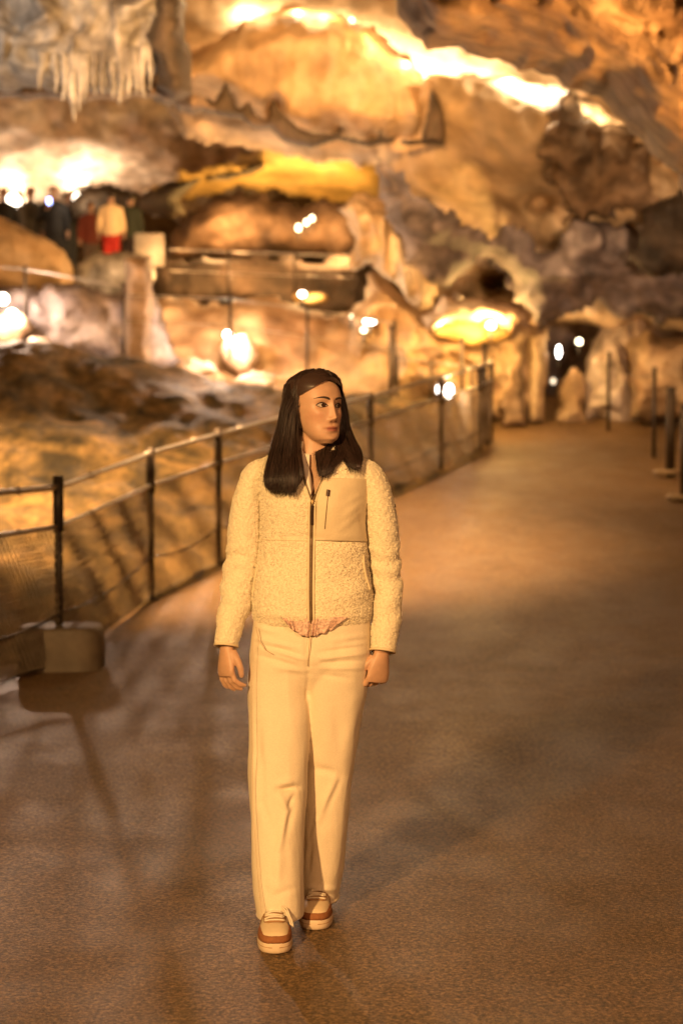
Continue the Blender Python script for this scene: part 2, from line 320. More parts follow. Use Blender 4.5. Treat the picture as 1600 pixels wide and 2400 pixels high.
# big hanging lobe under the gap
mass('rock_overhang', None, [(350,60),(440,120),(520,60),(600,22),(760,25),(880,60),(960,140),(1010,190),(1038,235),(1040,330),(960,333),(930,322),(860,338),(790,322),(730,338),(665,325),(630,290),(590,292),(560,268),(520,262),(440,235),(360,215)], 25.2, 1.7, M['rock_ochre'], R=80, amp=.6, freq=.75, step=7, seed=18, stretch=(1.2,1,.55), edge=6, dents=((455,235,40,1.0),(530,225,20,1.3),(545,262,26,1.0),(592,268,16,1.0),(645,250,17,1.3),(672,300,18,.9),(735,320,13,.7),(800,305,13,.9),(868,318,12,.8),(1018,245,22,1.0),(1012,300,26,1.2)))
mass('shade_fringe', None, [(350,185),(400,212),(470,222),(500,235),(525,172),(545,215),(560,245),(583,222),(600,262),(618,275),(640,200),(655,250),(690,285),(735,310),(790,300),(798,258),(806,310),(850,322),(880,318),(895,286),(902,316),(930,322),(985,322),(1003,250),(1006,192),(1030,228),(1044,260),(1042,338),(960,338),(930,328),(860,343),(790,330),(730,345),(665,332),(630,300),(590,302),(560,278),(520,270),(440,248),(350,238)], 23.3, .35, M['rock_dark'], R=16, amp=.1, freq=1.5, step=5, seed=81, edge=3)  # dark slab standing in for the shade under the lobe
# pale ceiling top left with hanging stone
mass('cave_ceiling', None, [(-120,-60),(420,-60),(425,60),(400,110),(380,170),(300,190),(240,205),(150,200),(60,205),(-120,200)], 21, 1.0, M['rock_grey'], R=70, amp=.7, freq=1.4, step=7, seed=19)
mass('rock_band', None, [(-120,190),(150,195),(300,190),(430,200),(500,250),(450,262),(390,235),(250,232),(-120,222)], 21.8, .5, M['rock_brown'], R=20, amp=.2, freq=1.2, step=7, seed=20)
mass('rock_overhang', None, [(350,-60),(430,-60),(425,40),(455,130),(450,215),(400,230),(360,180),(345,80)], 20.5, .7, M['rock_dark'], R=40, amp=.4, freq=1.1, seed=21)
# near roof, top right
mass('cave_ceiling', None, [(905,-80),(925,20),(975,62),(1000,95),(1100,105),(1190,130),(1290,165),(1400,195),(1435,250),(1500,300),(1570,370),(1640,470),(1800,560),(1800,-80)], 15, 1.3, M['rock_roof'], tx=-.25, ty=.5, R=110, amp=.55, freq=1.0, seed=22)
# middle rock and dark ledge under it
mass('rock_mass', None, [(400,560),(420,500),(480,455),(560,445),(640,460),(760,470),(860,470),(860,600),(400,600)], 33, .9, M['rock_brown'], R=60, amp=.4, freq=.9, seed=23)
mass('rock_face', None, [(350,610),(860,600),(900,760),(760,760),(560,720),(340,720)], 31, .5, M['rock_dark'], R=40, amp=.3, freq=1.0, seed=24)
mass('rock_terrace', None, [(340,695),(500,700),(700,712),(880,730),(960,760),(960,960),(640,960),(380,900),(330,860)], 27, .7, M['rock_ochre'], R=50, amp=.5, freq=.9, seed=25, ty=-.6)
# bright flowstone cascade
mass('flowstone_cascade', None, [(785,485),(860,450),(905,485),(965,560),(1005,600),(1030,650),(1015,715),(985,722),(930,668),(865,618),(835,642),(812,620),(832,560)], 24.4, .6, M['flowstone'], R=60, amp=.6, freq=1.7, step=5, seed=26, stretch=(2.6,1,.45), edge=7)
mass('rock_mass', None, [(800,745),(850,700),(860,610),(900,640),(960,700),(1020,700),(1080,690),(1200,720),(1260,760),(1240,1004),(1100,1004),(1000,950),(930,985),(800,985)], 26.6, .8, M['rock_ochre'], R=50, amp=.7, freq=1.3, step=7, seed=27)
mass('rock_shelf', None, [(990,740),(1040,690),(1120,690),(1200,705),(1260,720),(1250,760),(1200,775),(1140,752),(1060,758),(1000,775)], 25.4, .7, M['rock_pink'], R=30, amp=.25, freq=1.4, step=6, seed=28, edge=4)
# stones right of the path
mass('rock_group', None, [(1296,1000),(1302,915),(1322,880),(1345,855),(1368,900),(1392,1000)], 26.4, .4, M['rock_ochre'], R=30, amp=.4, freq=1.6, step=5, seed=29, edge=6)
mass('rock_group', None, [(1372,1000),(1362,900),(1372,850),(1400,790),(1418,740),(1450,712),(1492,688),(1520,662),(1548,668),(1566,702),(1572,770),(1560,860),(1548,1000)], 26.8, .6, M['rock_pink'], R=60, amp=.8, freq=1.5, step=5, seed=93, edge=7, stretch=(1.4,1,.7))
mass('rock_group', None, [(1470,800),(1510,780),(1570,790),(1700,800),(1700,985),(1560,980),(1480,975)], 25.9, .5, M['rock_ochre'], R=40, amp=.6, freq=1.3, step=7, seed=30)
# left of the tourists and the terrace
mass('rock_face', None, [(-120,650),(60,660),(200,655),(330,690),(370,700),(420,860),(400,900),(200,860),(-120,830)], 26, .6, M['rock_mauve'], R=50, amp=.45, freq=.9, seed=31)
# ground the tourists stand on
tp = P(np.linspace(-300,700,60)[None,:], 640.0, 34.0)
gx = np.linspace(-13, 0.2, 70); gy2 = np.linspace(31, 44, 50); GX, GYY = np.meshgrid(gx, gy2)
GZ = 4.25 + (GYY - 34) * .05 + fbm(np.stack([GX, GYY, GX*0], -1), .8, 3, 4) * .12
o = mesh_obj('walkway', np.stack([GX, GYY, GZ], -1).reshape(-1, 3), grid_faces(70, 50), M['rock_brown']); tag(o, kind='structure')
B = [
 ('boulder', 'smooth tan boulder rising in front of the tourists at the left edge', [(-150,470),(0,505),(60,530),(130,575),(165,620),(175,690),(60,700),(-150,690)], 30, .9, M['rock_smooth'], 60, .25, 41),
 ('boulder', 'mottled white flowstone mound below the tourists', [(170,660),(180,620),(230,590),(300,590),(355,600),(360,650),(340,720),(250,715),(180,710)], 28.5, .6, M['rock_grey'], 40, .35, 42),
 ('stone_pillar', 'brown stone pillar standing on the terrace with one pale edge', [(290,600),(350,602),(360,700),(352,870),(290,880),(282,740)], 25.2, .35, M['rock_brown'], 25, .2, 43),
 ('stalagmite', 'pink knobbly stalagmite head beside the glowing shelf', [(1210,712),(1232,700),(1252,708),(1275,702),(1288,720),(1285,745),(1262,768),(1235,758),(1215,740)], 25.0, .22, M['rock_pink'], 26, .06, 44),
 ('stone_column', 'pale streaked stone column under the pink stalagmite head', [(1232,765),(1262,775),(1285,760),(1284,840),(1282,1000),(1236,1000),(1232,850)], 26.2, .3, M['flowstone'], 22, .15, 45),
 ('stalagmite', 'dark squat stalagmite at the far end of the path', [(1170,955),(1175,915),(1195,890),(1210,820),(1228,815),(1234,900),(1228,1004),(1176,1004)], 26.0, .3, M['rock_brown'], 20, .2, 46),
]
for nm, lab, poly, Y0, T, mt, R, amp, sd in B:
    mass(nm, lab, poly, Y0, T, mt, R=R, amp=amp, freq=1.5, step=5, seed=sd, edge=4, kind=None, cat=nm.replace('_', ' '))

# bank of earth and stone behind the left railing: ruled between the railing foot and the upper edge
foot = [(-3.3,7.9),(-2.8,9.5),(-2.08,11.15),(-1.55,13.2),(-1.08,14.8),(-.5,16.5),(.25,18.1),(1.08,20.3),(1.68,22.5),(1.95,24.6),(2.1,26.5)]
crest = [(-500,770,21),(-150,790,22.6),(60,815,23.0),(230,845,23.2),(420,880,23.3),(640,925,23.6),(800,935,24),(930,942,25),(1030,948,26),(1100,956,26.6),(1150,966,27)]
fc = catm([(x + .12, y - .14, float(gz(y)) - .01) for x, y in foot], 220); cc = catm([V3(*c)[:] for c in crest], 220)
rows = []; nb = 110
for j in range(nb):
    t = j / (nb - 1)
    if t < .7:
        u = t / .7; p = fc + (cc - fc) * u; p[:, 2] = fc[:, 2] + (cc[:, 2] - fc[:, 2]) * (u ** 1.15) + .10 * min(1, u * 12)
    else:
        u = (t - .7) / .3; p = cc + np.array([-.6, 6.5, -.1]) * u
    rows.append(p)
BK = np.array(rows); nzb = fbm(BK * np.array([1,.35,1]), 1.3, 4, 61) * .2 + fbm(BK * np.array([1,.5,1]), 3.2, 3, 62) * .07
wgt = np.clip(np.linspace(0, 1, nb) / .06, 0, 1)[:, None]
BK[..., 2] += nzb * wgt; BK[..., 1] -= nzb * .5 * wgt
hp = V3(158, 965, 18.6); dd = np.linalg.norm((BK - np.array(hp[:])) * np.array([1, .35, 1]), axis=-1); BK[..., 1] += .9 * np.exp(-(dd / .16) ** 2)
o = mesh_obj('rock_bank', BK.reshape(-1, 3), grid_faces(220, nb), M['rock_bank']); tag(o, kind='structure')

# stalactites: each its own thing
ST = [(172,195,285,10),(188,190,262,9),(200,188,240,8),(150,196,238,8),(262,185,232,7),(282,180,246,10),(300,182,228,8),(318,178,222,7),(335,172,230,8),(240,190,222,7),(95,192,188+25,9),(222,192,214+14,6),(350,168,214,6),(130,196,220,6)]
SL = ['longest pale stalactite, leftmost tip of the grey cluster','pale stalactite just right of the longest one','short grey stalactite third in the cluster','grey stalactite left of the longest one','thin stalactite at the middle of the grey curtain','thick ribbed stalactite in the right half of the grey curtain','slim stalactite beside the thick ribbed one','small stalactite between two longer ones on the curtain','long stalactite near the brown overhang','short stalactite between the two grey groups','white stub stalactite alone at the left','tiny stalactite next to the pale group','rightmost small stalactite of the grey curtain','small stub left of the pale group']
for (sx, y0, y1, r), lb in zip(ST, SL):
    m_ = MB(); pts = []; rs = []
    for k in range(14):
        t = k / 13; r_ = r * 1.5; pts.append(V3(sx + 3 * math.sin(t * 5 + sx), y0 - 70 + (y1 - y0 + 70) * t, 19.9)); rs.append(r_ / F * 19.9 * ((1 - t) ** .6 * .9 + .06) * (1 + .12 * math.sin(9 * t + sx)))
    m_.tube(pts, rs, 10); o = m_.build('stalactite', M['rock_grey']); tag(o, lb, 'stalactite', 'stalactites under the grey ceiling')

def glow_stone(px, py, Y, w, h, power, col, label, seed, mat='rock_pink', up=.12, n=1):
    """pale stone added to spread a glow, with an unseen lamp close in front"""
    rr_ = random.Random(seed); k = 11
    poly = [(px + w / 2 * (.75 + .35 * rr_.random()) * math.cos(2*PI*i/k), py + h / 2 * (.75 + .35 * rr_.random()) * math.sin(2*PI*i/k)) for i in range(k)]
    mass('boulder', label, poly, Y, .22, M[mat], R=min(w, h) * .35, amp=.12, freq=2.5, step=4, seed=seed, edge=3, kind=None, cat='boulder')
    for q in range(n):
        lamp(px + (q - (n - 1) / 2) * w * .4, py - h * .1, Y - .55, power / n, col, .04)  # unseen lamp added to overexpose the stone
GP = (1, .66, .44)
glow_stone(560, 830, 25.7, 110, 110, 42, GP, 'added pale stone blown out by its own lamp near the floodlight left of the walker', 71)
glow_stone(455, 862, 25.3, 120, 50, 16, GP, 'low pink-lit stone at the left of the bright floodlit patch', 72)
glow_stone(600, 890, 25.0, 110, 50, 16, GP, 'low pink-lit stone below the bright floodlit patch', 73)
glow_stone(20, 770, 25.0, 120, 90, 60, GP, 'white-lit stone at the left edge under the large floodlight', 74)
glow_stone(92, 800, 24.6, 70, 34, 10, GP, 'small lit stone right of the white-lit stone at the left edge', 75)
glow_stone(1120, 775, 25.6, 210, 80, 80, (1,.6,.22), 'broad stone glowing yellow under the rock shelf', 76, 'rock_yellow', n=3)
glow_stone(1052, 915, 21.9, 50, 70, 22, (1,.8,.6), 'small added stone lit white beside the tall lamp right of the walker', 77)
glow_stone(722, 696, 28.6, 90, 34, 26, (1,.65,.3), 'flat added stone lit orange on the ledge above the walker', 78, 'rock_yellow')
glow_stone(862, 756, 25.7, 66, 40, 20, (1,.75,.45), 'added lit stone behind the wide lamp above the walker', 79)

# line of small lamps tucked against the rock along the roof gap, each 25 cm off the surface it lights
bpy.context.view_layer.update()
DG = bpy.context.evaluated_depsgraph_get()
def surf(px, py):
    o0 = Vector((0, 0, CH)); d = (V3(px, py, 20) - o0).normalized(); hit, loc_, nrm, *_ = SC.ray_cast(DG, o0 + d * 2, d); return loc_, d, hit
def edge_lamps(pts, power, off, col, n):
    q = catm(np.array(pts, float), n)
    for x, y in q:
        p, d, hit = surf(x, y)
        if hit: lamp(0,0,0, power, col, .03, loc=tuple(p - d * off))
edge_lamps([(560,8),(610,8),(700,18),(790,30),(860,52),(915,85),(958,140)], 17, .30, (1,.72,.42), 13)
edge_lamps([(985,150),(1040,150),(1110,160),(1190,180),(1250,198),(1310,215)], 20, .28, (1,.74,.46), 13)
edge_lamps([(1345,228),(1410,255),(1450,300)], 9, .28, (1,.66,.34), 4)

edge_lamps([(15,440),(38,462),(50,488)], 20, .5, (1,.76,.5), 3); edge_lamps([(172,450),(186,470)], 16, .45, (1,.76,.5), 2); edge_lamps([(155,424),(200,430)], 12, .4, (1,.76,.5), 2)


# ---------------------------------------------------------------- railings
def railing(name, label, cat, posts, post_h, rails, rail_mat, net=None, post_r=.02, flat=True, group=None, sag=0.0, slack=0.0):
    """posts: list of foot points; rails: list of (height, radius, name, material)"""
    root = empty(name, posts[0]); tag(root, label, cat, group)
    for i, p in enumerate(posts):
        m_ = MB(); h = post_h[i] if hasattr(post_h, '__len__') else post_h
        if flat:
            m_.box((p[0], p[1], p[2] + h / 2), (post_r * 2, post_r * 1.3, h), .15, .004); m_.box((p[0], p[1], p[2] + .006), (post_r * 4, post_r * 4, .012), .15)
            m_.box((p[0], p[1], p[2] + h - .16), (post_r * 2.7, post_r * 1.9, .34), .15, .004)
        else:
            m_.tube([p, (p[0], p[1], p[2] + h)], post_r, 10); m_.tube([(p[0], p[1], p[2] + h), (p[0], p[1], p[2] + h + .015)], post_r * 1.3, 10)
        m_.build('post', M['dark_metal'], root)
    pts = np.array([tuple(p) for p in posts], float)
    nn_ = max(8, 14 * (len(pts) - 1)); path = np.stack([np.interp(np.linspace(0, len(pts) - 1, nn_), np.arange(len(pts)), pts[:, a]) for a in range(3)], -1)
    for (h, r, nm, mt, sg) in rails:
        q = path.copy(); k = np.arange(len(q)) / (len(q) - 1) * (len(pts) - 1); fr = k - np.floor(k)
        q[:, 2] += h - 4 * sg * fr * (1 - fr)
        m_ = MB(); m_.tube([tuple(a) for a in q], r, 8)
        if nm == 'rail':
            for j in range(9, len(q) - 1, 9): m_.tube([tuple(q[j]), tuple(q[j] + (q[j+1] - q[j]) * .12)], r * 1.35, 8)
        m_.build(nm, M[mt], root)
    if net:
        z0, z1, sp, r = net; m_ = MB(); L = np.linalg.norm(np.diff(path, axis=0), axis=1); S = np.concatenate([[0], np.cumsum(L)]); T = S[-1]
        def at(s, z):
            s = min(max(s, 0), T); c = [np.interp(s, S, path[:, a]) for a in range(3)]
            return (c[0] + .012 * math.sin(s * 9 + z * 14), c[1], c[2] + z)
        n = int(T / sp)
        for k in range(n + 1):
            s = k * sp
            for sgn in (-1, 1):
                pp = [at(s + sgn * .5 * sp * (1 if j % 2 else -1) * .9, z0 + (z1 - z0) * j / 16) for j in range(17)]
                m_.tube(pp, r, 3, False)
        m_.build('wire_net', M['rope'], root)
    return root
def g3(px, Y): 
    x = float(P(px, 1000, Y)[0]); return (x, Y, float(gz(Y)))
stone_c = P(143, 1560, 10.75)
lp = [(-2.12, 9.1, 0.02), (float(P(135,1000,10.75)[0]), 10.75, .02), g3(352,13.2), g3(511,14.7), g3(690,16.4), g3(868,18.0), g3(1033,20.2), g3(1124,22.3), g3(1150,24.0)]
lp = [tuple(map(float, p)) for p in lp]
railing('railing', 'steel railing with dark posts and wire net along the left edge of the path', 'railing', lp,
        [1.15, 1.16, 1.13, 1.14, 1.13, 1.13, 1.1, 1.1, 1.15],
        [(1.10 , .019, 'rail', 'steel', .0), (.86, .015, 'rail', 'steel', .0), (.33, .008, 'cable', 'dark_metal', .06), (.03, .006, 'cable', 'dark_metal', .0)], None, net=(.03, .86, .05, .0036), post_r=.024)
# kerb stone carrying the first post
m_ = MB(); cx, cy = lp[1][0] + .02, 10.72
a_ = np.linspace(0, 2*PI, 70, endpoint=False); V = []; lv = [(0, 1.02), (.04, 1.01), (.1, 1.0), (.16, 1.0), (.21, .995), (.245, .985), (.265, .96), (.277, .92), (.281, .8), (.281, .5), (.281, .05)]
for z, s_ in lv:
    c_, q_ = np.cos(a_), np.sin(a_); xx = .26 * s_ * np.sign(c_) * np.abs(c_) ** (2/3.6); yy = .20 * s_ * np.sign(q_) * np.abs(q_) ** (2/2.6)
    p = np.stack([cx + xx, cy + yy, np.full(70, z)], -1); nn = fbm(p, 9, 4, 77) * .012; p[:, 0] += nn * c_; p[:, 1] += nn * q_; p[:, 2] += (nn * .6 if z > .2 else 0); V.append(p)
V = np.array(V).reshape(-1, 3); Fc = grid_faces(70, len(lv), True) + [tuple((len(lv)-1)*70 + k for k in range(70))]
o = mesh_obj('kerb_stone', V, Fc, M['concrete']); tag(o, 'low round-ended concrete block under the first post of the left railing', 'block')
PALE = plain('pale_concrete', (.42,.33,.23), .7, 0, .2, 12, .4, 60)
# right hand railing
rp = [g3(1425, 25.6), g3(1532, 21.9)]
railing('railing', 'two thin far posts with a sagging cable right of the path', 'railing', rp, [1.13, 1.1], [(1.03, .008, 'cable', 'dark_metal', .12)], None, post_r=.026, flat=False)
for px, Yp, h, r, lab in ((1571, 19.9, .98, .052, 'thick short dark bollard post near the right edge of the path'), (1606, 18.2, .98, .05, 'dark post cut by the right edge of the picture')):
    p = g3(px, Yp); rt = empty('post', p); tag(rt, lab, 'post')
    m_ = MB(); m_.tube([p, (p[0], p[1], p[2] + h)], r, 14); m_.tube([(p[0], p[1], p[2] + h), (p[0], p[1], p[2] + h + .03)], [r * 1.12, r * .7], 14); m_.build('shaft', M['dark_metal'], rt)
    m_ = MB(); m_.box((p[0] - .05, p[1], p[2] + .05), (.24, .22, .05), .1, .012); m_.build('foot', PALE, rt)
# tall far posts left of the path
for px, Yp, y0, y1, lab in ((1082, 25.2, 985, 800, 'thin dark post standing below the left end of the glowing shelf'), (915, 25.0, 965, 770, 'thin dark post in front of the rocks right of the walker'), (1136, 23.0, 1040, 812, 'tall dark post at the far end of the left railing')):
    a = V3(px, y0, Yp); b = V3(px, y1, Yp); rt = empty('post', a); tag(rt, lab, 'post')
    m_ = MB(); m_.tube([a, b], .028, 8); m_.build('shaft', M['dark_metal'], rt); m_ = MB(); m_.tube([b, b + Vector((0, 0, .05))], .04, 8); m_.build('cap', M['dark_metal'], rt)
# terrace railings
def rail_px(label, pts, h, nrail=2, r=.012):
    feet = [V3(a, b, c) for a, b, c in pts]
    railing('railing', label, 'railing', [tuple(f) for f in feet], h, [(h - .03, r, 'rail', 'steel', 0)] + ([(h * .55, r * .6, 'rail', 'steel', 0)] if nrail > 1 else []), None, post_r=.022, flat=False)
rail_px('upper railing crossing the dark ledge behind the walker', [(392,700,29.5),(536,706,29.5),(690,712,29.5),(835,716,29.5)], .85)
rail_px('descending railing on the terrace left of the walker', [(290,835,24.6),(540,845,24.4),(720,872,24.2),(925,905,24.0)], .88)
rail_px('railing in front of the tan boulder at the left edge', [(-90,745,25.4),(60,758,25.2),(290,800,25.0)], .8, 1)
rail_px('low railing behind the far end of the left railing', [(930,950,25.4),(1010,960,25.2),(1105,972,25.0)], .7, 1)
# pale information board by the tourists
rt = empty('sign_board', V3(350, 640, 30)); tag(rt, 'pale mottled information board on the terrace beside the tourists', 'sign')
c = V3(350, 585, 30); m_ = MB(); m_.box(tuple(c), (.5, .03, .55), .1, .01); m_.build('panel', M['sign'], rt)
for dx in (-.18, .18):
    m_ = MB(); m_.tube([c + Vector((dx, .03, -.2)), c + Vector((dx, .03, -.7))], .02, 8); m_.build('leg', M['dark_metal'], rt)

# ---------------------------------------------------------------- floodlights
def flood(px, py, Y, w, h, strength, col, label, aim=None, power=0, pc=None, off=.25, up=.12):
    p = V3(px, py, Y); rt = empty('floodlight', p + Vector((0, 0, -h))); tag(rt, label, 'floodlight', 'floodlights among the rocks')
    s = 1.0; ww = w / F * Y; hh = h / F * Y
    m_ = MB(); m_.box((p.x, p.y + .06, p.z), (ww * 1.18, .1, hh * 1.18), 0, .01); m_.build('housing', M['lamp_house'], rt)
    em = plain('lamp_lens', (.9, .85, .8), .3, emit=col, estr=strength)
    m_ = MB(); m_.tube([(p.x, p.y + .02, p.z), (p.x, p.y + .005, p.z), (p.x, p.y - .012, p.z)], [.5, .5, .38], 20)
    m_.V = [(p.x + (v[0] - p.x) * ww, v[1], p.z + (v[2] - p.z) * hh) for v in m_.V]; m_.build('lens', em, rt)
    m_ = MB(); m_.tube([(p.x, p.y + .06, p.z - hh * .55), (p.x, p.y + .06, p.z - hh * .55 - .15)], .02, 8); m_.build('bracket', M['lamp_house'], rt)
    if power:
        lamp(0,0,0, power, pc or col, .06, loc=(p.x, p.y - off, p.z + up))
    return rt
WH = (1, .86, .74)
flood(30, 478, 37.4, 40, 50, 9, (1,.86,.66), 'blown out lamp behind the leftmost tourists')
flood(182, 466, 37.6, 24, 30, 8, (1,.86,.66), 'lamp glowing between the grey-topped person and the phone holder')
flood(190, 428, 37.8, 40, 10, 3, (1,.82,.6), 'flat glow standing in for the lit roof patch above the tourists')  # emissive disc in place of lamplit roof rock
flood(28, 735, 24.9, 24, 20, 16, WH, 'largest white floodlight low at the left edge', power=150, pc=(1,.72,.5), off=.22)
flood(6, 700, 25.0, 26, 26, 10, WH, 'small lamp above the large floodlight at the left edge')
flood(534, 784, 25.6, 20, 18, 16, WH, 'white floodlight on the tan rocks left of the walker', power=130, pc=(1,.72,.5), off=.25)
flood(708, 689, 28.2, 18, 14, 12, WH, 'small round lamp on the ledge above the walker', power=25, pc=AMB)
flood(866, 753, 25.2, 30, 14, 12, (1,.92,.82), 'wide white lamp among the rocks above the walker to the right', power=14, pc=AMB)
flood(823, 741, 25.2, 8, 8, 8, (1,.8,.5), 'tiny lamp left of the wide white lamp')
flood(852, 773, 25.3, 14, 14, 5, (1,.8,.5), 'tiny lamp just below the wide white lamp')
flood(1150, 762, 24.9, 22, 18, 10, (1,.85,.55), 'bright lamp glowing under the rock shelf', power=120, pc=YEL, off=.2, up=-.05)
flood(1052, 917, 21.4, 20, 34, 14, (1,.93,.86), 'tall white lamp behind the left railing right of the walker', power=45, pc=AMB)
flood(1030, 912, 21.6, 16, 24, 10, (1,.93,.86), 'narrow lamp touching the tall white lamp')
flood(1309, 824, 26.4, 10, 30, 14, (1,.93,.86), 'tall narrow lamp right of the pale column', power=5, pc=AMB)
flood(1357, 800, 26.2, 13, 14, 12, (1,.85,.55), 'small round lamp among the right hand rocks', power=6, pc=AMB)
flood(1296, 893, 26.2, 12, 14, 1.6, (1,.85,.6), 'faint small lamp near the path end')
flood(699, 533, 31.5, 12, 16, 7, (1,.85,.55), 'leftmost of three tiny lamps on the brown rock')
flood(718, 520, 31.5, 11, 14, 6, (1,.85,.55), 'middle one of three tiny lamps on the brown rock')
flood(731, 511, 31.5, 11, 14, 6, (1,.85,.55), 'rightmost of three tiny lamps on the brown rock')

# ---------------------------------------------------------------- tourists far behind
def loftmesh(rings, cap=True):
    n = len(rings[0]); V = [p for r in rings for p in r]; Fc = grid_faces(n, len(rings), True)
    if cap: Fc += [tuple(range(n))[::-1], tuple((len(rings)-1)*n + k for k in range(n))]
    return V, Fc
def remesh(o, vox, smooth=2):
    m = o.modifiers.new('r', 'REMESH'); m.mode = 'VOXEL'; m.voxel_size = vox; m.use_smooth_shade = True
    if smooth: s = o.modifiers.new('s', 'SMOOTH'); s.factor = .5; s.iterations = smooth
    dg = bpy.context.evaluated_depsgraph_get(); me = bpy.data.meshes.new_from_object(o.evaluated_get(dg)); o.modifiers.clear()
    mats = [x for x in o.data.materials]; o.data = me
    if not me.materials:
        for x in mats: me.materials.append(x)
    me.polygons.foreach_set('use_smooth', [True] * len(me.polygons)); return o
def ell(c, rx, ry, n=16): return [(c[0] + rx * math.cos(2*PI*k/n), c[1] + ry * math.sin(2*PI*k/n), c[2]) for k in range(n)]
SKIN2 = plain('skin_far', (.42,.25,.17), .6); HAIR2 = plain('hair_far', (.03,.02,.015), .6)
def tourist(px, Y, head_py, turn, shirt, pant, label, bend=0, phone=False, bag=None):
    hp = V3(px, head_py, Y); z0 = 4.25 + (Y - 34) * .05; H = max(1.55, hp.z - z0); rt = empty('person', (hp.x, Y, hp.z - H), turn); tag(rt, label, 'person', 'tourists on the upper walkway')
    s = H / 1.72; w = lambda p: tuple(Matrix.Rotation(turn, 3, 'Z') @ Vector(p) * s + Vector((hp.x, Y, hp.z - H)))
    b = MB()
    R = lambda lst: loftmesh([[w(q) for q in ell(c, a, d)] for c, a, d in lst])
    b.add(*R([((0,0,.80),.15,.11),((0,0,.95),.16,.115),((0,0,1.1),.135,.1),((0,0,1.3),.175,.115),((0,0,1.42),.17,.09),((0,0,1.47),.07,.06),((0,0,1.53),.05,.055),((0,-.01,1.56),.06,.075),((0,-.015,1.64),.075,.095),((0,-.01,1.70),.06,.075),((0,0,1.72),.02,.03)]))
    for sx in (-1, 1):
        b.tube([w((sx*.085,0,.88)), w((sx*.09,-.01,.5)), w((sx*.095,.01,.1)), w((sx*.1,.0,.04))], [.09*s,.062*s,.045*s,.04*s], 12); b.tube([w((sx*.1,.03,.035)), w((sx*.11,-.15,.03))], [.045*s,.035*s], 10)
        if phone and sx == -1: arm = [(sx*.18,0,1.4),(sx*.25,-.02,1.15),(sx*.1,-.28,1.32),(sx*.06,-.34,1.38)]
        else: arm = [(sx*.18,0,1.4),(sx*.24,.01,1.12),(sx*.25,-.05,.88),(sx*.25,-.07,.78)]
        b.tube([w(q) for q in arm], [.055*s,.045*s,.034*s,.03*s], 10)
    body = b.build('body', SKIN2, rt); remesh(body, .02)
    c = MB(); c.add(*R([((0,0,.84),.185,.135),((0,0,.95),.18,.135),((0,0,1.12),.155,.12),((0,0,1.3),.195,.135),((0,0,1.43),.185,.11),((0,0,1.485),.075,.07)]))
    for sx in (-1, 1):
        if phone and sx == -1: arm = [(sx*.17,0,1.41),(sx*.25,-.02,1.15),(sx*.12,-.25,1.30)]
        else: arm = [(sx*.17,0,1.41),(sx*.24,.01,1.12),(sx*.25,-.04,.92)]
        c.tube([w(q) for q in arm], [.07*s,.06*s,.048*s], 10)
    o = c.build('jacket', plain('tourist_top', shirt, .8), rt); remesh(o, .02)
    c = MB()
    for sx in (-1, 1): c.tube([w((sx*.08,0,.9)), w((sx*.09,-.01,.5)), w((sx*.095,.01,.07))], [.105*s,.085*s,.075*s], 12)
    c.add(*R([((0,0,.72),.17,.12),((0,0,.98),.165,.125)])); o = c.build('trousers', plain('tourist_trousers', pant, .8), rt); remesh(o, .02)
    c = MB(); c.add(*R([((0,.02,1.6),.08,.09),((0,.02,1.66),.09,.105),((0,.015,1.72),.07,.085),((0,.01,1.745),.03,.04)])); c.build('hair', HAIR2, rt)
    if phone:
        t = empty('phone', w((-.06,-.38,1.40))); tag(t, 'phone with a glowing blue-white screen held up by a dark-coated tourist', 'phone')
        q = MB(); q.box(w((-.06,-.38,1.42)), (.075, .012, .14), turn, .004); q.build('body', M['lamp_house'], t)
        q = MB(); q.box(w((-.06,-.39,1.42)), (.075, .006, .12), turn); q.build('torch', plain('phone_torch', (.5,.6,1), .3, emit=(.35,.45,1), estr=9), t)
    return rt
tourist(8, 34.5, 442, .3, (.012,.012,.012), (.02,.02,.02), 'dark-clothed person cut by the left edge of the upper walkway')
tourist(70, 36, 440, -.2, (.10,.095,.08), (.05,.05,.045), 'person in a grey-green top standing between two bright gaps')
tourist(126, 35, 438, .1, (.01,.01,.013), (.012,.012,.015), 'person in a black coat holding up a glowing phone', phone=True)
tourist(160, 35.6, 452, .8, (.014,.014,.014), (.02,.02,.022), 'person in black just right of the phone holder')
tourist(212, 34, 474, .4, (.16,.03,.015), (.10,.07,.05), 'person in a dark red jacket left of the cream-topped one')
tourist(260, 32.6, 450, PI, (.80,.62,.38), (.42,.02,.012), 'person in a cream top and bright red shorts seen from behind')
tourist(305, 33.6, 455, PI - .4, (.04,.05,.03), (.03,.02,.02), 'person in a dark green jacket beside the dark arch')

# ================================================================ the walker
YB = 5.28; SP = YB / F
def Wp(px, py, dy=0.0): return P(px, py, YB + dy)
root = empty('person', (float(Wp(725, 2200)[0]), YB, 0)); tag(root, 'woman in a cream fleece jacket and wide cream trousers walking, head turned to her left', 'person')
SKIN = plain('skin', (.58,.35,.22), .48, 0, .07, 45, .15, 300)
SKIN.node_tree.nodes['Principled BSDF'].inputs['Subsurface Weight'].default_value = .12
SKIN.node_tree.nodes['Principled BSDF'].inputs['Subsurface Radius'].default_value = (.012, .005, .003)
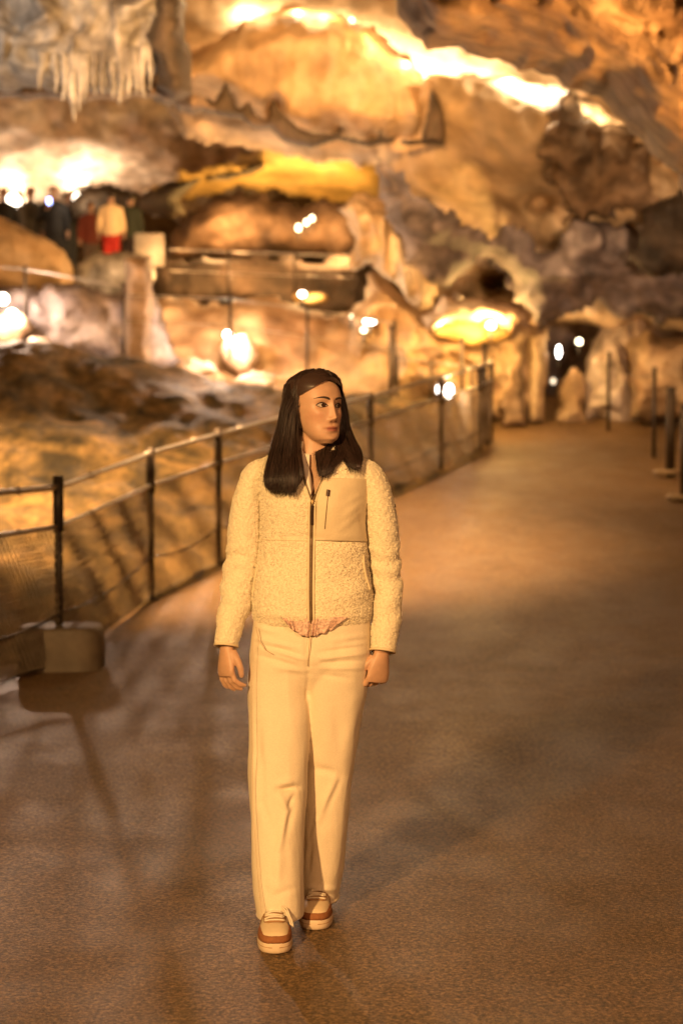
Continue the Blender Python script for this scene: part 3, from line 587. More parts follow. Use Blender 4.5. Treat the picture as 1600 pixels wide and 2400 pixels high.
# ---- head in its own axes: x across, y forward, z up
TW = [(-.110,.010),(-.104,.028),(-.092,.041),(-.075,.050),(-.055,.056),(-.03,.062),(0,.068),(.03,.071),(.055,.069),(.08,.057),(.098,.034),(.108,.004)]
TF = [(-.110,.062),(-.104,.076),(-.092,.083),(-.075,.083),(-.055,.085),(-.03,.086),(0,.086),(.03,.088),(.055,.082),(.08,.063),(.098,.035),(.108,.004)]
TB = [(-.110,-.040),(-.104,-.022),(-.092,-.004),(-.075,.016),(-.055,.04),(-.03,.065),(0,.085),(.03,.096),(.055,.093),(.08,.073),(.098,.042),(.108,.004)]
def sm(z, tab):
    r = 0
    for k in (-.006, 0, .006): r = r + interp(np.clip(z + k, -.11, .108), tab)[0]
    return r / 3
def gs(x, z, x0, z0, sx, sz): return np.exp(-((x - x0) / sx) ** 2 - ((z - z0) / sz) ** 2)
def feat(x, z):
    ax = np.abs(x); f = 0
    f = f - .0105 * gs(ax, z, .030, .001, .015, .011) + .003 * gs(ax, z, .03, .021, .02, .008)
    f = f - .003 * gs(ax, z, .013, .006, .006, .010)
    zr = np.interp(z, [-.051, -.0445, -.038, -.022, .0, .015, .03], [0, .010, .020, .0145, .0085, .004, 0]); wr = np.interp(z, [-.04, -.03, .0, .02], [.0095, .0085, .0065, .009])
    f = f + zr * np.exp(-(x / wr) ** 2)
    f = f + .007 * gs(ax, z, .0120, -.0415, .0055, .006)
    f = f - .0015 * gs(x, z, 0, -.054, .004, .005)
    f = f + .0048 * gs(x, z, 0, -.0635, .016, .0040) + .0052 * gs(x, z, 0, -.0735, .014, .0048) - .0032 * gs(x, z, 0, -.0685, .019, .0015) - .002 * gs(ax, z, .023, -.0685, .005, .005)
    f = f - .0025 * gs(x, z, 0, -.084, .016, .005) + .0045 * gs(x, z, 0, -.098, .016, .009)
    f = f + .0045 * gs(ax, z, .044, -.022, .016, .016) - .002 * gs(ax, z, .040, -.055, .014, .014)
    return f
EX = 2.25
def head_pt(a, z):
    """a: angle, 0 = to the right, pi/2 = forward"""
    w, fr, bk = sm(z, TW), sm(z, TF), sm(z, TB); yc = (fr - bk) / 2; hd = (fr + bk) / 2
    c, s = np.cos(a), np.sin(a); x = w * np.sign(c) * np.abs(c) ** (2 / EX); y = yc + hd * np.sign(s) * np.abs(s) ** (2 / EX)
    wt = np.clip((s - .1) / .5, 0, 1); y = y + feat(x, z) * wt * wt * (3 - 2 * wt)
    return x, y, z
def head_front(x, z, off=0.0):
    w, fr, bk = sm(z, TW), sm(z, TF), sm(z, TB); yc = (fr - bk) / 2; hd = (fr + bk) / 2
    c = np.clip(np.abs(x) / w, 0, .999); s = (1 - c ** EX) ** (1 / EX); wt = np.clip((s ** (EX/2) - .1) / .5, 0, 1)
    return yc + hd * s + feat(x, z) * wt * wt * (3 - 2 * wt) + off
HM = Matrix.Translation(V3(737, 957, YB - .005)) @ Matrix.Rotation(math.radians(38), 4, 'Z') @ Matrix.Rotation(math.radians(-5), 4, 'X') @ Matrix.Rotation(math.radians(1.5), 4, 'Y') @ Matrix.Diagonal((1, -1, 1, 1)) @ Matrix.Diagonal((1.0, 1.0, 1.0, 1))
HMn = np.array(HM)
def H2W(x, y, z):
    q = np.stack(np.broadcast_arrays(x, y, z, np.ones_like(np.asarray(x, float))), -1); return (q @ HMn.T)[..., :3]
def HW(x, y, z): return Vector(H2W(x, y, z).tolist())
na, nz_ = 200, 190
A, Zz = np.meshgrid(np.linspace(0, 2 * PI, na, endpoint=False), np.linspace(-.1098, .1078, nz_))
hx, hy, hz = head_pt(A, Zz); HV = H2W(hx, hy, hz).reshape(-1, 3)
hf = grid_faces(na, nz_, True); hf = [f[::-1] for f in hf]
body = MB(); body.add(HV, hf + [tuple(range(na)), tuple((nz_-1)*na + k for k in range(na))[::-1]])
for sx in (-1, 1):   # ears
    body.tube([HW(sx*.066, .004, .008), HW(sx*.073, -.006, .012), HW(sx*.074, -.010, -.006), HW(sx*.069, .0, -.024)], [.006, .009, .008, .005], 10)
# neck, chest under the clothes
def hring(px, py, dy, rx, ry, n=40, ex=2.0):
    c = Wp(px, py, dy); a = np.linspace(0, 2*PI, n, endpoint=False); cc, ss = np.cos(a), np.sin(a)
    return np.stack([c[0] + rx * np.sign(cc) * np.abs(cc) ** (2/ex), c[1] + ry * np.sign(ss) * np.abs(ss) ** (2/ex), np.full(n, c[2])], -1)
def loft(rings, sub=1):
    R = np.array(rings)
    if sub > 1:
        m, n, _ = R.shape; R = catm(R.reshape(m, -1), (m - 1) * sub + 1).reshape(-1, n, 3)
    n = R.shape[1]; V = R.reshape(-1, 3); Fc = [f for f in grid_faces(n, len(R), True)] + [tuple(range(n))[::-1], tuple((len(R)-1)*n + k for k in range(n))]
    return V, Fc
body.add(*loft([hring(735,1440,0,.14,.09), hring(735,1300,0,.12,.085), hring(733,1200,0,.14,.10), hring(733,1120,0.0,.135,.085), hring(733,1085,.0,.10,.062), hring(734,1068,.002,.066,.056), hring(735,1050,.004,.054,.054), hring(738,1020,.006,.052,.054), hring(741,985,.012,.050,.052)], 3))
def arm_tube(m, pts, n=14): m.tube([Wp(a, b, c) for a, b, c, r in pts], [r for *_, r in pts], n)
arm_tube(body, [(632,1130,0,.030),(585,1200,.01,.036),(572,1300,.02,.038),(550,1410,-.01,.032),(534,1490,-.045,.026),(531,1515,-.055,.0235)])
arm_tube(body, [(842,1130,0,.030),(888,1200,.01,.036),(903,1310,.02,.038),(906,1420,.0,.032),(898,1500,-.03,.027),(895,1530,-.04,.025)])
for sx, pts in ((0, [(655,1560,0,.07),(650,1700,-.03,.06),(650,1850,-.07,.048),(650,2000,-.11,.042),(648,2140,-.14,.036)]), (1, [(790,1560,0,.07),(778,1700,.02,.06),(768,1850,.05,.048),(757,2000,.08,.042),(742,2110,.10,.036)])):
    arm_tube(body, pts)
# hands
def hand(m, wrist, down, across, palm_n, curl, side, sc=1.0, spread=1.0):
    """down: wrist->knuckles, across: towards the thumb, palm_n: out of the palm"""
    d = Vector(down).normalized(); a = (Vector(across) - d * Vector(across).dot(d)).normalized(); p = Vector(palm_n); p = (p - d * p.dot(d) - a * p.dot(a)).normalized(); w = Vector(wrist)
    def q(x, y, z): return w + (a * x + p * y + d * z) * sc      # x to the thumb, y out of the palm, z along the hand
    rings = []
    for z, hw, ht, cx in ((-.02,.025,.019,0),(0,.025,.018,0),(.02,.030,.0185,.001),(.045,.037,.018,.001),(.065,.040,.016,0),(.082,.0395,.0135,0),(.092,.034,.010,0)):
        rings.append([q(cx + hw * math.cos(t), ht * math.sin(t), z) for t in np.linspace(0, 2*PI, 20, endpoint=False)])
    m.add(*loft([[tuple(v) for v in r] for r in rings], 2))
    m.tube([q(.022,.008,.015), q(.032,.012,.035), q(.033,.012,.05)], [.012,.014,.009], 10)   # ball of the thumb
    for i, (x, L, r) in enumerate(((.029,.072,.0088),(.0095,.080,.0088),(-.0105,.074,.0083),(-.029,.060,.0074))):
        c = curl[i]; ang = 0.0; pos = q(x, 0.0, .074); pts = [q(x * .85, 0, .055), pos]; rs = [r * 1.1, r * 1.18]
        fan = x * 2.2 * spread
        for sg, (fl, k) in enumerate(((.43, c[0]), (.31, c[1]), (.26, c[2]))):
            ang += k; dirv = (d * math.cos(ang) + p * math.sin(ang) + a * fan * (1 - .25 * sg)).normalized()
            mid = pos + dirv * L * fl * .5 * sc; pos = pos + dirv * L * fl * sc
            pts += [mid, pos]; rr = (1.0, .93, .84)[sg] * r; rs += [rr * .97, rr * (1.02 if sg < 2 else .62)]
        m.tube(pts, [x_ * sc for x_ in rs], 12)
        m.tube([pts[-1] - (pts[-1] - pts[-2]) * .3, pts[-1] + (pts[-1] - pts[-2]).normalized() * .003], [r * .72 * sc, r * .3 * sc], 10)
    tp = [q(.024,.006,.022), q(.041,.014,.044), q(.046,.022,.066), q(.043,.028,.084), q(.040,.031,.093)]
    m.tube(tp, [.0125*sc, .0115*sc, .0098*sc, .0085*sc, .0055*sc], 12)
# right hand (left in the picture): back of the hand to the left/front, thumb forward
hand(body, Wp(531,1515,-.055), (-.02,-.16,-1), (.55,-.75,.1), (.75,.55,0), [(.40,.62,.40),(.38,.50,.35),(.30,.42,.30),(.22,.34,.25)], -1, .98, 1.0)
hand(body, Wp(894,1530,-.04), (-.16,-.02,-1), (-.80,-.55,.05), (-.5,.82,0), [(.5,.7,.45),(.62,.75,.5),(.72,.8,.5),(.8,.8,.5)], 1, .98, .8)
bo = body.build('body', SKIN, root); remesh(bo, .0021, 1)
# per-vertex colour: lips, cheeks, and painted shade in nostrils and lip line
me = bo.data; co = np.empty(len(me.vertices) * 3); me.vertices.foreach_get('co', co); co = co.reshape(-1, 3)
loc = (np.c_[co, np.ones(len(co))] @ np.linalg.inv(HMn).T)[:, :3]; fx, fy, fz = loc.T
isf = (fy > .03) & (np.abs(fz) < .12) & (np.abs(fx) < .08)
lip = (np.exp(-((fx / .0195) ** 2) ** 2 - (((fz + .0685) / .0068) ** 2) ** 2) * isf)
lip = np.clip(lip * 1.6, 0, 1); chk = np.exp(-((np.abs(fx) - .042) / .018) ** 2 - ((fz + .03) / .018) ** 2) * isf
cav = np.exp(-((np.abs(fx) - .0085) / .0036) ** 2 - ((fz + .0475) / .0028) ** 2) * isf
ml = np.exp(-(fx / .0205) ** 4 - ((fz + .0685) / .0012) ** 2) * isf
ca = me.color_attributes.new('tone', 'FLOAT_COLOR', 'POINT'); arr = np.ones((len(co), 4)); arr[:, 0] = lip; arr[:, 1] = chk; arr[:, 2] = np.clip(cav * .9 + ml * .8, 0, 1); ca.data.foreach_set('color', arr.reshape(-1))
nt = SKIN.node_tree; N = nt.nodes; Lk = nt.links; bs = N['Principled BSDF']; src = bs.inputs['Base Color'].links[0].from_socket
at = N.new('ShaderNodeAttribute'); at.attribute_name = 'tone'; sp_ = N.new('ShaderNodeSeparateColor'); Lk.new(at.outputs['Color'], sp_.inputs[0])
prev = src
for ch, colr, f in ((0, (.33,.085,.06), .8), (1, (.52,.20,.12), .35), (2, (.10,.025,.015), .9)):
    mx = N.new('ShaderNodeMix'); mx.data_type = 'RGBA'; mm = N.new('ShaderNodeMath'); mm.operation = 'MULTIPLY'; mm.inputs[1].default_value = f
    Lk.new(sp_.outputs[ch], mm.inputs[0]); Lk.new(mm.outputs[0], mx.inputs[0]); Lk.new(prev, mx.inputs[6]); mx.inputs[7].default_value = (*colr, 1); prev = mx.outputs[2]
Lk.new(prev, bs.inputs['Base Color'])
# ---- eyes, brows, lashes following the face
M['eye_white'] = plain('eye_white', (.55,.46,.38), .25); M['iris'] = plain('iris', (.035,.015,.008), .15); M['brow'] = plain('brow_hair', (.040,.021,.013), .8)
def patch(fn_up, fn_lo, x0, x1, off, nx=28, nz=10, bulge=0.0):
    V = []; xs_ = np.linspace(x0, x1, nx)
    for x in xs_:
        zt, zb = fn_up(x), fn_lo(x)
        for k in range(nz):
            t = k / (nz - 1); z = zb + (zt - zb) * t
            u = (x - x0) / (x1 - x0); b = bulge * max(0, 4 * u * (1 - u)) ** .5 * max(0, 4 * t * (1 - t)) ** .5
            V.append(H2W(x, float(head_front(np.array(x), np.array(z))) + off + b, z))
    Fc = [(i*nz+k, (i+1)*nz+k, (i+1)*nz+k+1, i*nz+k+1) for i in range(nx-1) for k in range(nz-1)]
    return V, Fc
def solid(o, t):
    m = o.modifiers.new('t', 'SOLIDIFY'); m.thickness = t; m.offset = 0; return o
for sx in (-1, 1):
    xc = .030 * sx; hw = .0150
    U = lambda x: (x - xc) / hw
    zc = .0005
    up = lambda x: zc + .0072 * max(0, 1 - abs(U(x)) ** 2.1) ** .8 + .0010 * sx * U(x)
    lo = lambda x: zc - .0046 * max(0, 1 - abs(U(x)) ** 2.1) ** .8 + .0010 * sx * U(x)
    e = MB(); e.add(*patch(up, lo, xc - hw, xc + hw, .0006, bulge=.0026)); eo = solid(e.build('eye', M['eye_white'], root), .0008)
    ix = xc + .0052; r = .0062                                   # looking further to her left
    iu = lambda x: min(zc + .0016 + math.sqrt(max(0, r*r - (x-ix)**2)), up(x)); il = lambda x: max(zc + .0016 - math.sqrt(max(0, r*r - (x-ix)**2)), lo(x))
    e = MB(); e.add(*patch(iu, il, max(ix - r, xc-hw+.001), min(ix + r, xc + hw - .001), .0036, bulge=.0012)); solid(e.build('iris', M['iris'], eo), .0006)
    lu = lambda x: up(x) + .0026; 
    e = MB(); e.add(*patch(lu, lambda x: up(x) - .0006, xc - hw * 1.08, xc + hw * 1.08, .0034, nz=4)); solid(e.build('upper_lash', M['brow'], root), .001)
    e = MB(); e.add(*patch(lambda x: lo(x) + .0004, lambda x: lo(x) - .0008, xc - hw, xc + hw, .0022, nz=3)); solid(e.build('lower_lash', plain('lash_line', (.12,.045,.025), .7), root), .0006)
    bz = lambda x: .0195 + .0045 * (1 - ((sx * x - .034) / .022) ** 2)
    bt = lambda x: .0034 * np.interp(sx * x, [.010, .014, .03, .052], [.55, 1.0, .85, .1])
    e = MB(); a_, b_ = sorted((sx * .010, sx * .052)); e.add(*patch(lambda x: bz(x) + bt(x), lambda x: bz(x) - bt(x) * .9, a_, b_, .0012, nz=6)); solid(e.build('eyebrow', M['brow'], root), .0012)

# ---- hair
HAIRM = plain('dark_hair', (.022,.012,.009), .42, 0, .5, 90); hb = HAIRM.node_tree.nodes['Principled BSDF']; hb.inputs['Specular IOR Level'].default_value = .6
ge_ = HAIRM.node_tree.nodes.new('ShaderNodeNewGeometry'); hsn = [n for n in HAIRM.node_tree.nodes if n.type == 'HUE_SAT'][0]; mp_ = HAIRM.node_tree.nodes.new('ShaderNodeMapRange'); mp_.inputs[3].default_value = .5; mp_.inputs[4].default_value = 2.8; HAIRM.node_tree.links.new(ge_.outputs['Random Per Island'], mp_.inputs[0]); HAIRM.node_tree.links.new(mp_.outputs[0], hsn.inputs['Value'])
def scalp(a, z, k=.007): 
    x, y, z2 = head_pt(a, z); n = np.stack([x, y - .005, z2 * .8], -1); n /= np.linalg.norm(n, axis=-1, keepdims=True) + 1e-9
    return np.stack([x, y, z2], -1) + n * k
# cap: scaled skull with the face opening cut away
na2, nz2 = 160, 120; A2, Z2 = np.meshgrid(np.linspace(0, 2*PI, na2, endpoint=False), np.linspace(-.06, .1078, nz2))
def puff(x, z): return x * (1 + .13 * np.clip((z - .055) / .05, 0, 1) ** .7)
cp = scalp(A2, Z2, .0085); cx_, cy_, cz_ = cp[..., 0], cp[..., 1], cp[..., 2]; cx_ = puff(cx_, cz_)
def open_face(x, y, z):       # hairline: forehead peak, temples, in front of the ears
    hl = .076 - .42 * np.clip(np.abs(x + .004) - .004, 0, 1) - 8 * np.clip(np.abs(x) - .035, 0, 1) ** 2
    front = y > np.interp(np.abs(x), [0, .05, .062, .07], [.0, .008, .012, .018])
    return front & (z < hl)
kill = open_face(cx_, cy_, cz_); idx = np.arange(kill.size).reshape(kill.shape)
CW = H2W(cx_, cy_, cz_).reshape(-1, 3); Fc = [f[::-1] for f in grid_faces(na2, nz2, True) if not any(kill.reshape(-1)[i] for i in f)] + [tuple((nz2-1)*na2 + k for k in range(na2))]
hair = MB(); hair.add(CW, Fc)
# locks: closed tubes with elliptic section; (px, py, dy, half width px, half depth m)
def lockring(px, py, dy, hw, hd, n=36):
    c = Wp(px, py, dy); a = np.linspace(0, 2*PI, n, endpoint=False); return np.stack([c[0] + hw * SP * np.cos(a), c[1] + hd * np.sin(a), np.full(n, c[2])], -1)
LOCKS = {
 'left': [(705,900,.02,34,.05),(694,935,.0,28,.055),(681,965,-.01,23,.058),(676,1000,-.025,24,.055),(670,1040,-.05,31,.045),(664,1080,-.09,35,.034),(660,1110,-.115,38,.028),(655,1128,-.128,34,.022),(652,1143,-.13,27,.016),(650,1149,-.13,14,.009)],
 'right': [(786,900,.06,8,.035),(791,925,.055,13,.045),(797,960,.055,16,.045),(800,1000,.05,19,.042),(803,1030,.03,27,.036),(812,1055,-.02,31,.030),(822,1075,-.06,25,.024),(829,1090,-.082,16,.015),(833,1098,-.09,9,.009)],
 'front': [(775,1020,.03,22,.02),(778,1042,-.005,34,.024),(776,1060,-.045,36,.024),(770,1080,-.088,28,.020),(762,1100,-.112,18,.014),(756,1116,-.122,9,.008)],
 'inner': [(686,1040,-.045,13,.03),(683,1080,-.10,15,.024),(681,1110,-.128,18,.02),(680,1138,-.140,17,.015),(681,1154,-.142,10,.009)],
 'curl': [(700,1050,-.06,6,.014),(703,1080,-.115,6,.010),(707,1105,-.135,5,.008),(703,1128,-.14,4,.006),(695,1140,-.14,2,.004)],
 'back': [(745,960,.07,62,.05),(742,1010,.075,66,.045),(738,1050,.075,70,.038),(735,1075,.07,66,.03)],
}
LC = {}
for k_, l_ in LOCKS.items():
    l_ = catm(l_, 40); LC[k_] = l_
    rg = []
    for i, (a_, b_, c_, d_, e_) in enumerate(l_):
        r_ = lockring(a_, b_, c_, d_ * .93, e_ * .93); ph = np.linspace(0, 2*PI, 36, endpoint=False)
        wob = .05 * np.sin(ph * 7 + i * .05) + .03 * np.sin(ph * 13 + 2); cn = r_.mean(0); r_[:, :2] = cn[:2] + (r_[:, :2] - cn[:2]) * (1 + wob)[:, None]; rg.append(r_)
    hair.add(*loft(rg))
ho = hair.build('hair', HAIRM, root)
# strands over the locks and from the parting over the cap
strand = MB()
def lock_at(k, t, ang, rad):
    l_ = LC[k]; u = np.clip(t, 0, 1) * 39; i = min(int(u), 38); f = u - i; v = l_[i] * (1 - f) + l_[i+1] * f
    c = Wp(v[0], v[1], v[2]); return Vector((c[0] + v[3] * SP * rad * math.cos(ang), c[1] + v[4] * rad * math.sin(ang), c[2]))
def add_strand(pts, r0, n=3):
    q = catm([tuple(p) for p in pts], len(pts) * 2); m = len(q); strand.tube([tuple(p) for p in q], [r0 * (1 - .75 * (i / (m - 1)) ** 2) for i in range(m)], n, False)
rr = random.Random(3)
for k_, cnt in (('left', 620), ('right', 300), ('front', 240), ('inner', 200), ('curl', 30), ('back', 160)):
    for s in range(cnt):
        ang = rr.uniform(0, 2*PI); ang = -abs(ang - PI) if rr.random() < .8 else ang
        rad = rr.uniform(.92, 1.06) if rr.random() < .90 else rr.uniform(1.06, 1.24); t1 = rr.uniform(.78, 1.03); w0 = rr.uniform(-.2, .2); pts = []
        for j in range(9):
            t = j / 8 * min(t1, 1); pts.append(lock_at(k_, t, ang + w0 * t + .05 * math.sin(7 * t + s), rad * (1 + .02 * math.sin(5 * t + s))))
        if t1 > 1 or rr.random() < .5: pts[-1] = pts[-1] + Vector((rr.uniform(-.008, .008), rr.uniform(-.006, .004), -rr.uniform(.0, .016)))
        if k_ == 'left' and rr.random() < .05:
            for j in (6, 7, 8): pts[j] = pts[j] + Vector(((j - 5) * rr.uniform(.004, .013), -.004, .002))
        add_strand(pts, (rr.uniform(.0007, .0014) if rad < 1.06 else .0006))
# cap strands: from the parting down both sides
def cap_pt(x, y, z, k=.0095):
    d = np.array([x, y, z], float); a = math.atan2(y * .8, x); return d
for s in range(900):
    side = -1 if rr.random() < .62 else 1
    y0 = rr.uniform(-.075, .062); pts = []
    pxp = .010                                                     # parting slightly to her left
    y_end = y0 * .75 - .012 + rr.uniform(-.01, .01)
    for j in range(9):
        t = j / 8; th = (PI / 2) * (1 - t) if side > 0 else PI / 2 + (PI / 2) * t
        z = .103 * math.sin(th) ** .9 if math.sin(th) > 0 else 0
        z = min(z, float(np.interp(y0 + (y_end - y0) * t + .0, [-.096,-.093,-.073,-.042,-.0,.03,.055,.063,.082], [.03,.055,.08,.098,.1075,.101,.088,.080,.055])))
        z = max(z, 0) - .055 * max(0, t - .6) / .4 * 1.0
        yy = y0 + (y_end - y0) * t
        zz = np.array(max(-.07, min(.1075, z))); w, fr, bk = float(sm(zz, TW)), float(sm(zz, TF)), float(sm(zz, TB)); yc = (fr - bk) / 2; hd = (fr + bk) / 2
        q = min(.995, abs((yy - yc) / hd)); x = side * w * (1 - q ** EX) ** (1 / EX)
        nrm = Vector((x, yy * .6, float(zz) * .8)).normalized(); p3 = Vector((float(puff(x, float(zz))), yy, float(zz))) + nrm * (.0085 + (rr.uniform(0, .0035) if rr.random() < .93 else rr.uniform(.004, .008)))
        p3.x = p3.x + pxp * (1 - t)
        pts.append(p3)
    bad = any(bool(open_face(np.array(p.x), np.array(p.y), np.array(p.z + .004))) for p in pts[:7])
    if bad: continue
    add_strand([HW(*p) for p in pts], rr.uniform(.0009, .0015))
# hairline strands framing the face on the near side
for s in range(120):
    u = s / 119; jx = rr.uniform(-.003, .003)
    p = [HW(.006, .030 + .034 * u, .1145 - .024 * u), HW(-.020 - jx, .030 + .032 * u, .110 - .024 * u), HW(-.047, .026 + .014 * u, .084 - .010 * u), HW(-.066, .012 + .010 * u, .040), HW(-.0745 - jx, -.004 + .012 * u, -.01), HW(-.074, -.008 + .012 * u, -.055), lock_at('left', .62, -.55 - .5 * (1 - u), 1.0), lock_at('left', .9, -.5 - .6 * (1 - u), 1.0)]
    add_strand(p, rr.uniform(.0010, .0017))
for s in range(110):
    u = s / 109; jx = rr.uniform(-.002, .002)
    p = [HW(.010, .030 + .034 * u, .1145 - .024 * u), HW(.032 + jx, .032 + .026 * u, .104 - .022 * u), HW(.056, .034 + .008 * u, .070), HW(.069, .024 + .008 * u, .028), HW(.076 + jx, .018 + .006 * u, -.015), lock_at('right', .45, -.9 + .9 * u, 1.0), lock_at('right', .8, -1.2 + .9 * u, 1.0), lock_at('right', .97, -1.2 + .9 * u, 1.0)]
    add_strand(p, rr.uniform(.0010, .0016))
strand.build('strands', HAIRM, ho)

# ---- jacket
def sherpa_mat(name, col):
    m, nt, b = new_mat(name); N = nt.nodes; Lk = nt.links; tc = N.new('ShaderNodeTexCoord')
    nz0 = N.new('ShaderNodeTexNoise'); nz0.inputs['Scale'].default_value = 120; nz0.inputs['Detail'].default_value = 2; Lk.new(tc.outputs['Object'], nz0.inputs['Vector'])
    mixv = N.new('ShaderNodeMix'); mixv.data_type = 'VECTOR'; mixv.inputs[0].default_value = .004; Lk.new(tc.outputs['Object'], mixv.inputs[4]); Lk.new(nz0.outputs['Color'], mixv.inputs[5])
    vo = N.new('ShaderNodeTexVoronoi'); vo.inputs['Scale'].default_value = 165; vo.feature = 'F1'; Lk.new(mixv.outputs[1], vo.inputs['Vector'])
    nz = N.new('ShaderNodeTexNoise'); nz.inputs['Scale'].default_value = 330; nz.inputs['Detail'].default_value = 3; Lk.new(tc.outputs['Object'], nz.inputs['Vector'])
    mr = N.new('ShaderNodeMapRange'); mr.inputs[1].default_value = 0; mr.inputs[2].default_value = .75; mr.inputs[3].default_value = 1.05; mr.inputs[4].default_value = .88; Lk.new(vo.outputs['Distance'], mr.inputs[0])  # gaps between curls darkened in the colour, as painted shade
    hs = N.new('ShaderNodeHueSaturation'); hs.inputs['Color'].default_value = (*col, 1); Lk.new(mr.outputs[0], hs.inputs['Value']); Lk.new(hs.outputs[0], b.inputs['Base Color'])
    b.inputs['Roughness'].default_value = .95; b.inputs['Specular IOR Level'].default_value = .1; b.inputs['Sheen Weight'].default_value = .5; b.inputs['Sheen Roughness'].default_value = .6
    inv = N.new('ShaderNodeMath'); inv.operation = 'MULTIPLY_ADD'; inv.inputs[1].default_value = -1; Lk.new(vo.outputs['Distance'], inv.inputs[0]); Lk.new(nz.outputs['Fac'], inv.inputs[2])
    bp = N.new('ShaderNodeBump'); bp.inputs['Strength'].default_value = .35; bp.inputs['Distance'].default_value = .003; Lk.new(inv.outputs[0], bp.inputs['Height']); Lk.new(bp.outputs[0], b.inputs['Normal'])
    return m
FLE = sherpa_mat('cream_fleece', (.92,.81,.58))
WOV = plain('woven_cream', (.76,.63,.42), .6, 0, .05, 30, .5, 160)
TRIM = plain('cream_trim', (.78,.64,.42), .6, 0, .04, 40)
ZIPM = plain('zip_tape', (.17,.11,.055), .45, .3, .3, 220)
def cfold(X, Y, Z, segs):
    """sum of soft ridges; segs: (x0,z0,x1,z1,width,amp) in metres"""
    o = 0
    for x0, z0, x1, z1, w, am in segs:
        ax, az = x1 - x0, z1 - z0; L2 = ax * ax + az * az + 1e-9; t = np.clip(((X - x0) * ax + (Z - z0) * az) / L2, 0, 1)
        d2 = (X - x0 - t * ax) ** 2 + (Z - z0 - t * az) ** 2; o = o + am * np.exp(-d2 / (w * w)) * (.35 + .65 * np.sin(PI * np.clip(t, .02, .98)))
    return o
def seg(px0, py0, px1, py1, w, am):
    a = Wp(px0, py0, -.1); b = Wp(px1, py1, -.1); return (a[0], a[2], b[0], b[2], w, am)
TOR = [(1462,600,862,.104),(1452,594,869,.113),(1435,590,873,.118),(1400,589,874,.119),(1350,595,868,.116),(1300,603,861,.112),(1260,608,858,.110),(1220,609,857,.114),(1180,606,860,.118),(1140,600,864,.116),(1110,597,868,.108),(1090,600,868,.098),(1076,612,856,.086),(1066,632,838,.076),(1058,655,815,.068),(1048,680,793,.062),(1036,690,783,.058)]
def tor_base(th, py):
    """th: angle, -pi/2 = towards the camera"""
    xl, xr, hd = [f(py) for f in (lambda v: np.interp(v, [t[0] for t in TOR[::-1]], [t[1] for t in TOR[::-1]]), lambda v: np.interp(v, [t[0] for t in TOR[::-1]], [t[2] for t in TOR[::-1]]), lambda v: np.interp(v, [t[0] for t in TOR[::-1]], [t[3] for t in TOR[::-1]]))]
    cxx = (xl + xr) / 2; hw = (xr - xl) / 2 * SP; ex = 2.35
    c, s = np.cos(th), np.sin(th); base = Wp(cxx, py, 0.0)
    x = base[..., 0] + hw * np.sign(c) * np.abs(c) ** (2/ex); y = base[..., 1] + hd * np.sign(s) * np.abs(s) ** (2/ex)
    z = base[..., 2] + .012 * np.clip((1455 - py) / 60, -1, 0) * 0
    fr = np.clip(-s, 0, 1); y = y - .010 * fr * np.exp(-((np.abs(x - base[..., 0]) - .065) / .045) ** 2 - ((py - 1190) / 50) ** 2)
    y = y + .006 * np.exp(-((x - Wp(731, 1300, 0)[0]) / .02) ** 2) * fr
    return np.stack([x, y, z], -1)
FS = [seg(640,1255,770,1262,.010,-.004), seg(770,1270,858,1270,.009,-.005), seg(770,1290,850,1300,.02,.004), seg(760,1400,870,1385,.022,.006), seg(770,1360,860,1350,.018,-.004), seg(600,1430,720,1448,.02,.005), seg(690,1270,640,1340,.03,-.005), seg(640,1250,720,1265,.02,.004), seg(620,1330,610,1430,.02,.004), seg(780,1310,850,1330,.02,-.004), seg(840,1200,860,1260,.012,-.004), seg(840,1180,800,1215,.012,.004), seg(842,1200,790,1245,.010,.003), seg(845,1160,810,1175,.010,.003)]
def tor_pt(th, py, off=0.0, fz=1.0):
    p = tor_base(th, py); s = np.sin(th)
    f = cfold(p[..., 0], p[..., 1], p[..., 2], FS) * np.clip(-s * 2, 0, 1) + fbm(p, 9, 2, 5) * .004
    f = f + fz * (.0016 * vnoise(p / .0075, 3) + .0006 * vnoise(p / .0036, 4)) + off
    n = np.stack([np.cos(th), s, 0 * s], -1); return p + n * f[..., None]
nth, npy = 420, 190
TH_, PY_ = np.meshgrid(np.linspace(0, 2*PI, nth, endpoint=False), np.linspace(1462, 1036, npy))
TPt = tor_pt(TH_, PY_)
fro = np.sin(TH_) < -.15
pxx = 800 + (tor_base(TH_, PY_)[..., 0]) * F / (tor_base(TH_, PY_)[..., 1])
vl = np.interp(PY_, [1036, 1060, 1090, 1172], [690, 699, 706, 731]); vr = np.interp(PY_, [1036, 1060, 1110, 1172], [790, 775, 757, 733])
cut = fro & (PY_ < 1172) & (pxx > vl) & (pxx < vr)
kr = cut.reshape(-1); Fc = [f for f in grid_faces(nth, npy, True) if not all(kr[i] for i in f)]
Fc = [f[::-1] for f in Fc]; Fc.append(tuple(range(nth)))
jk = MB(); jk.add(TPt.reshape(-1, 3), Fc)
# collar stand
cr_ = []
for py, hw, hd, t in ((1066,54,.060,0),(1052,50,.057,0),(1040,46,.054,0),(1034,45,.053,0)):
    a = np.linspace(-PI/2 + 1.35, 1.5*PI - .62, 60); c = Wp(737, py, .004); cr_.append(np.stack([c[0] + hw * SP * np.cos(a), c[1] + hd * np.sin(a), np.full(60, c[2])], -1))
cr_ = np.array(cr_); 
co2 = MB(); co2.add(cr_.reshape(-1, 3), grid_faces(60, 4)); 
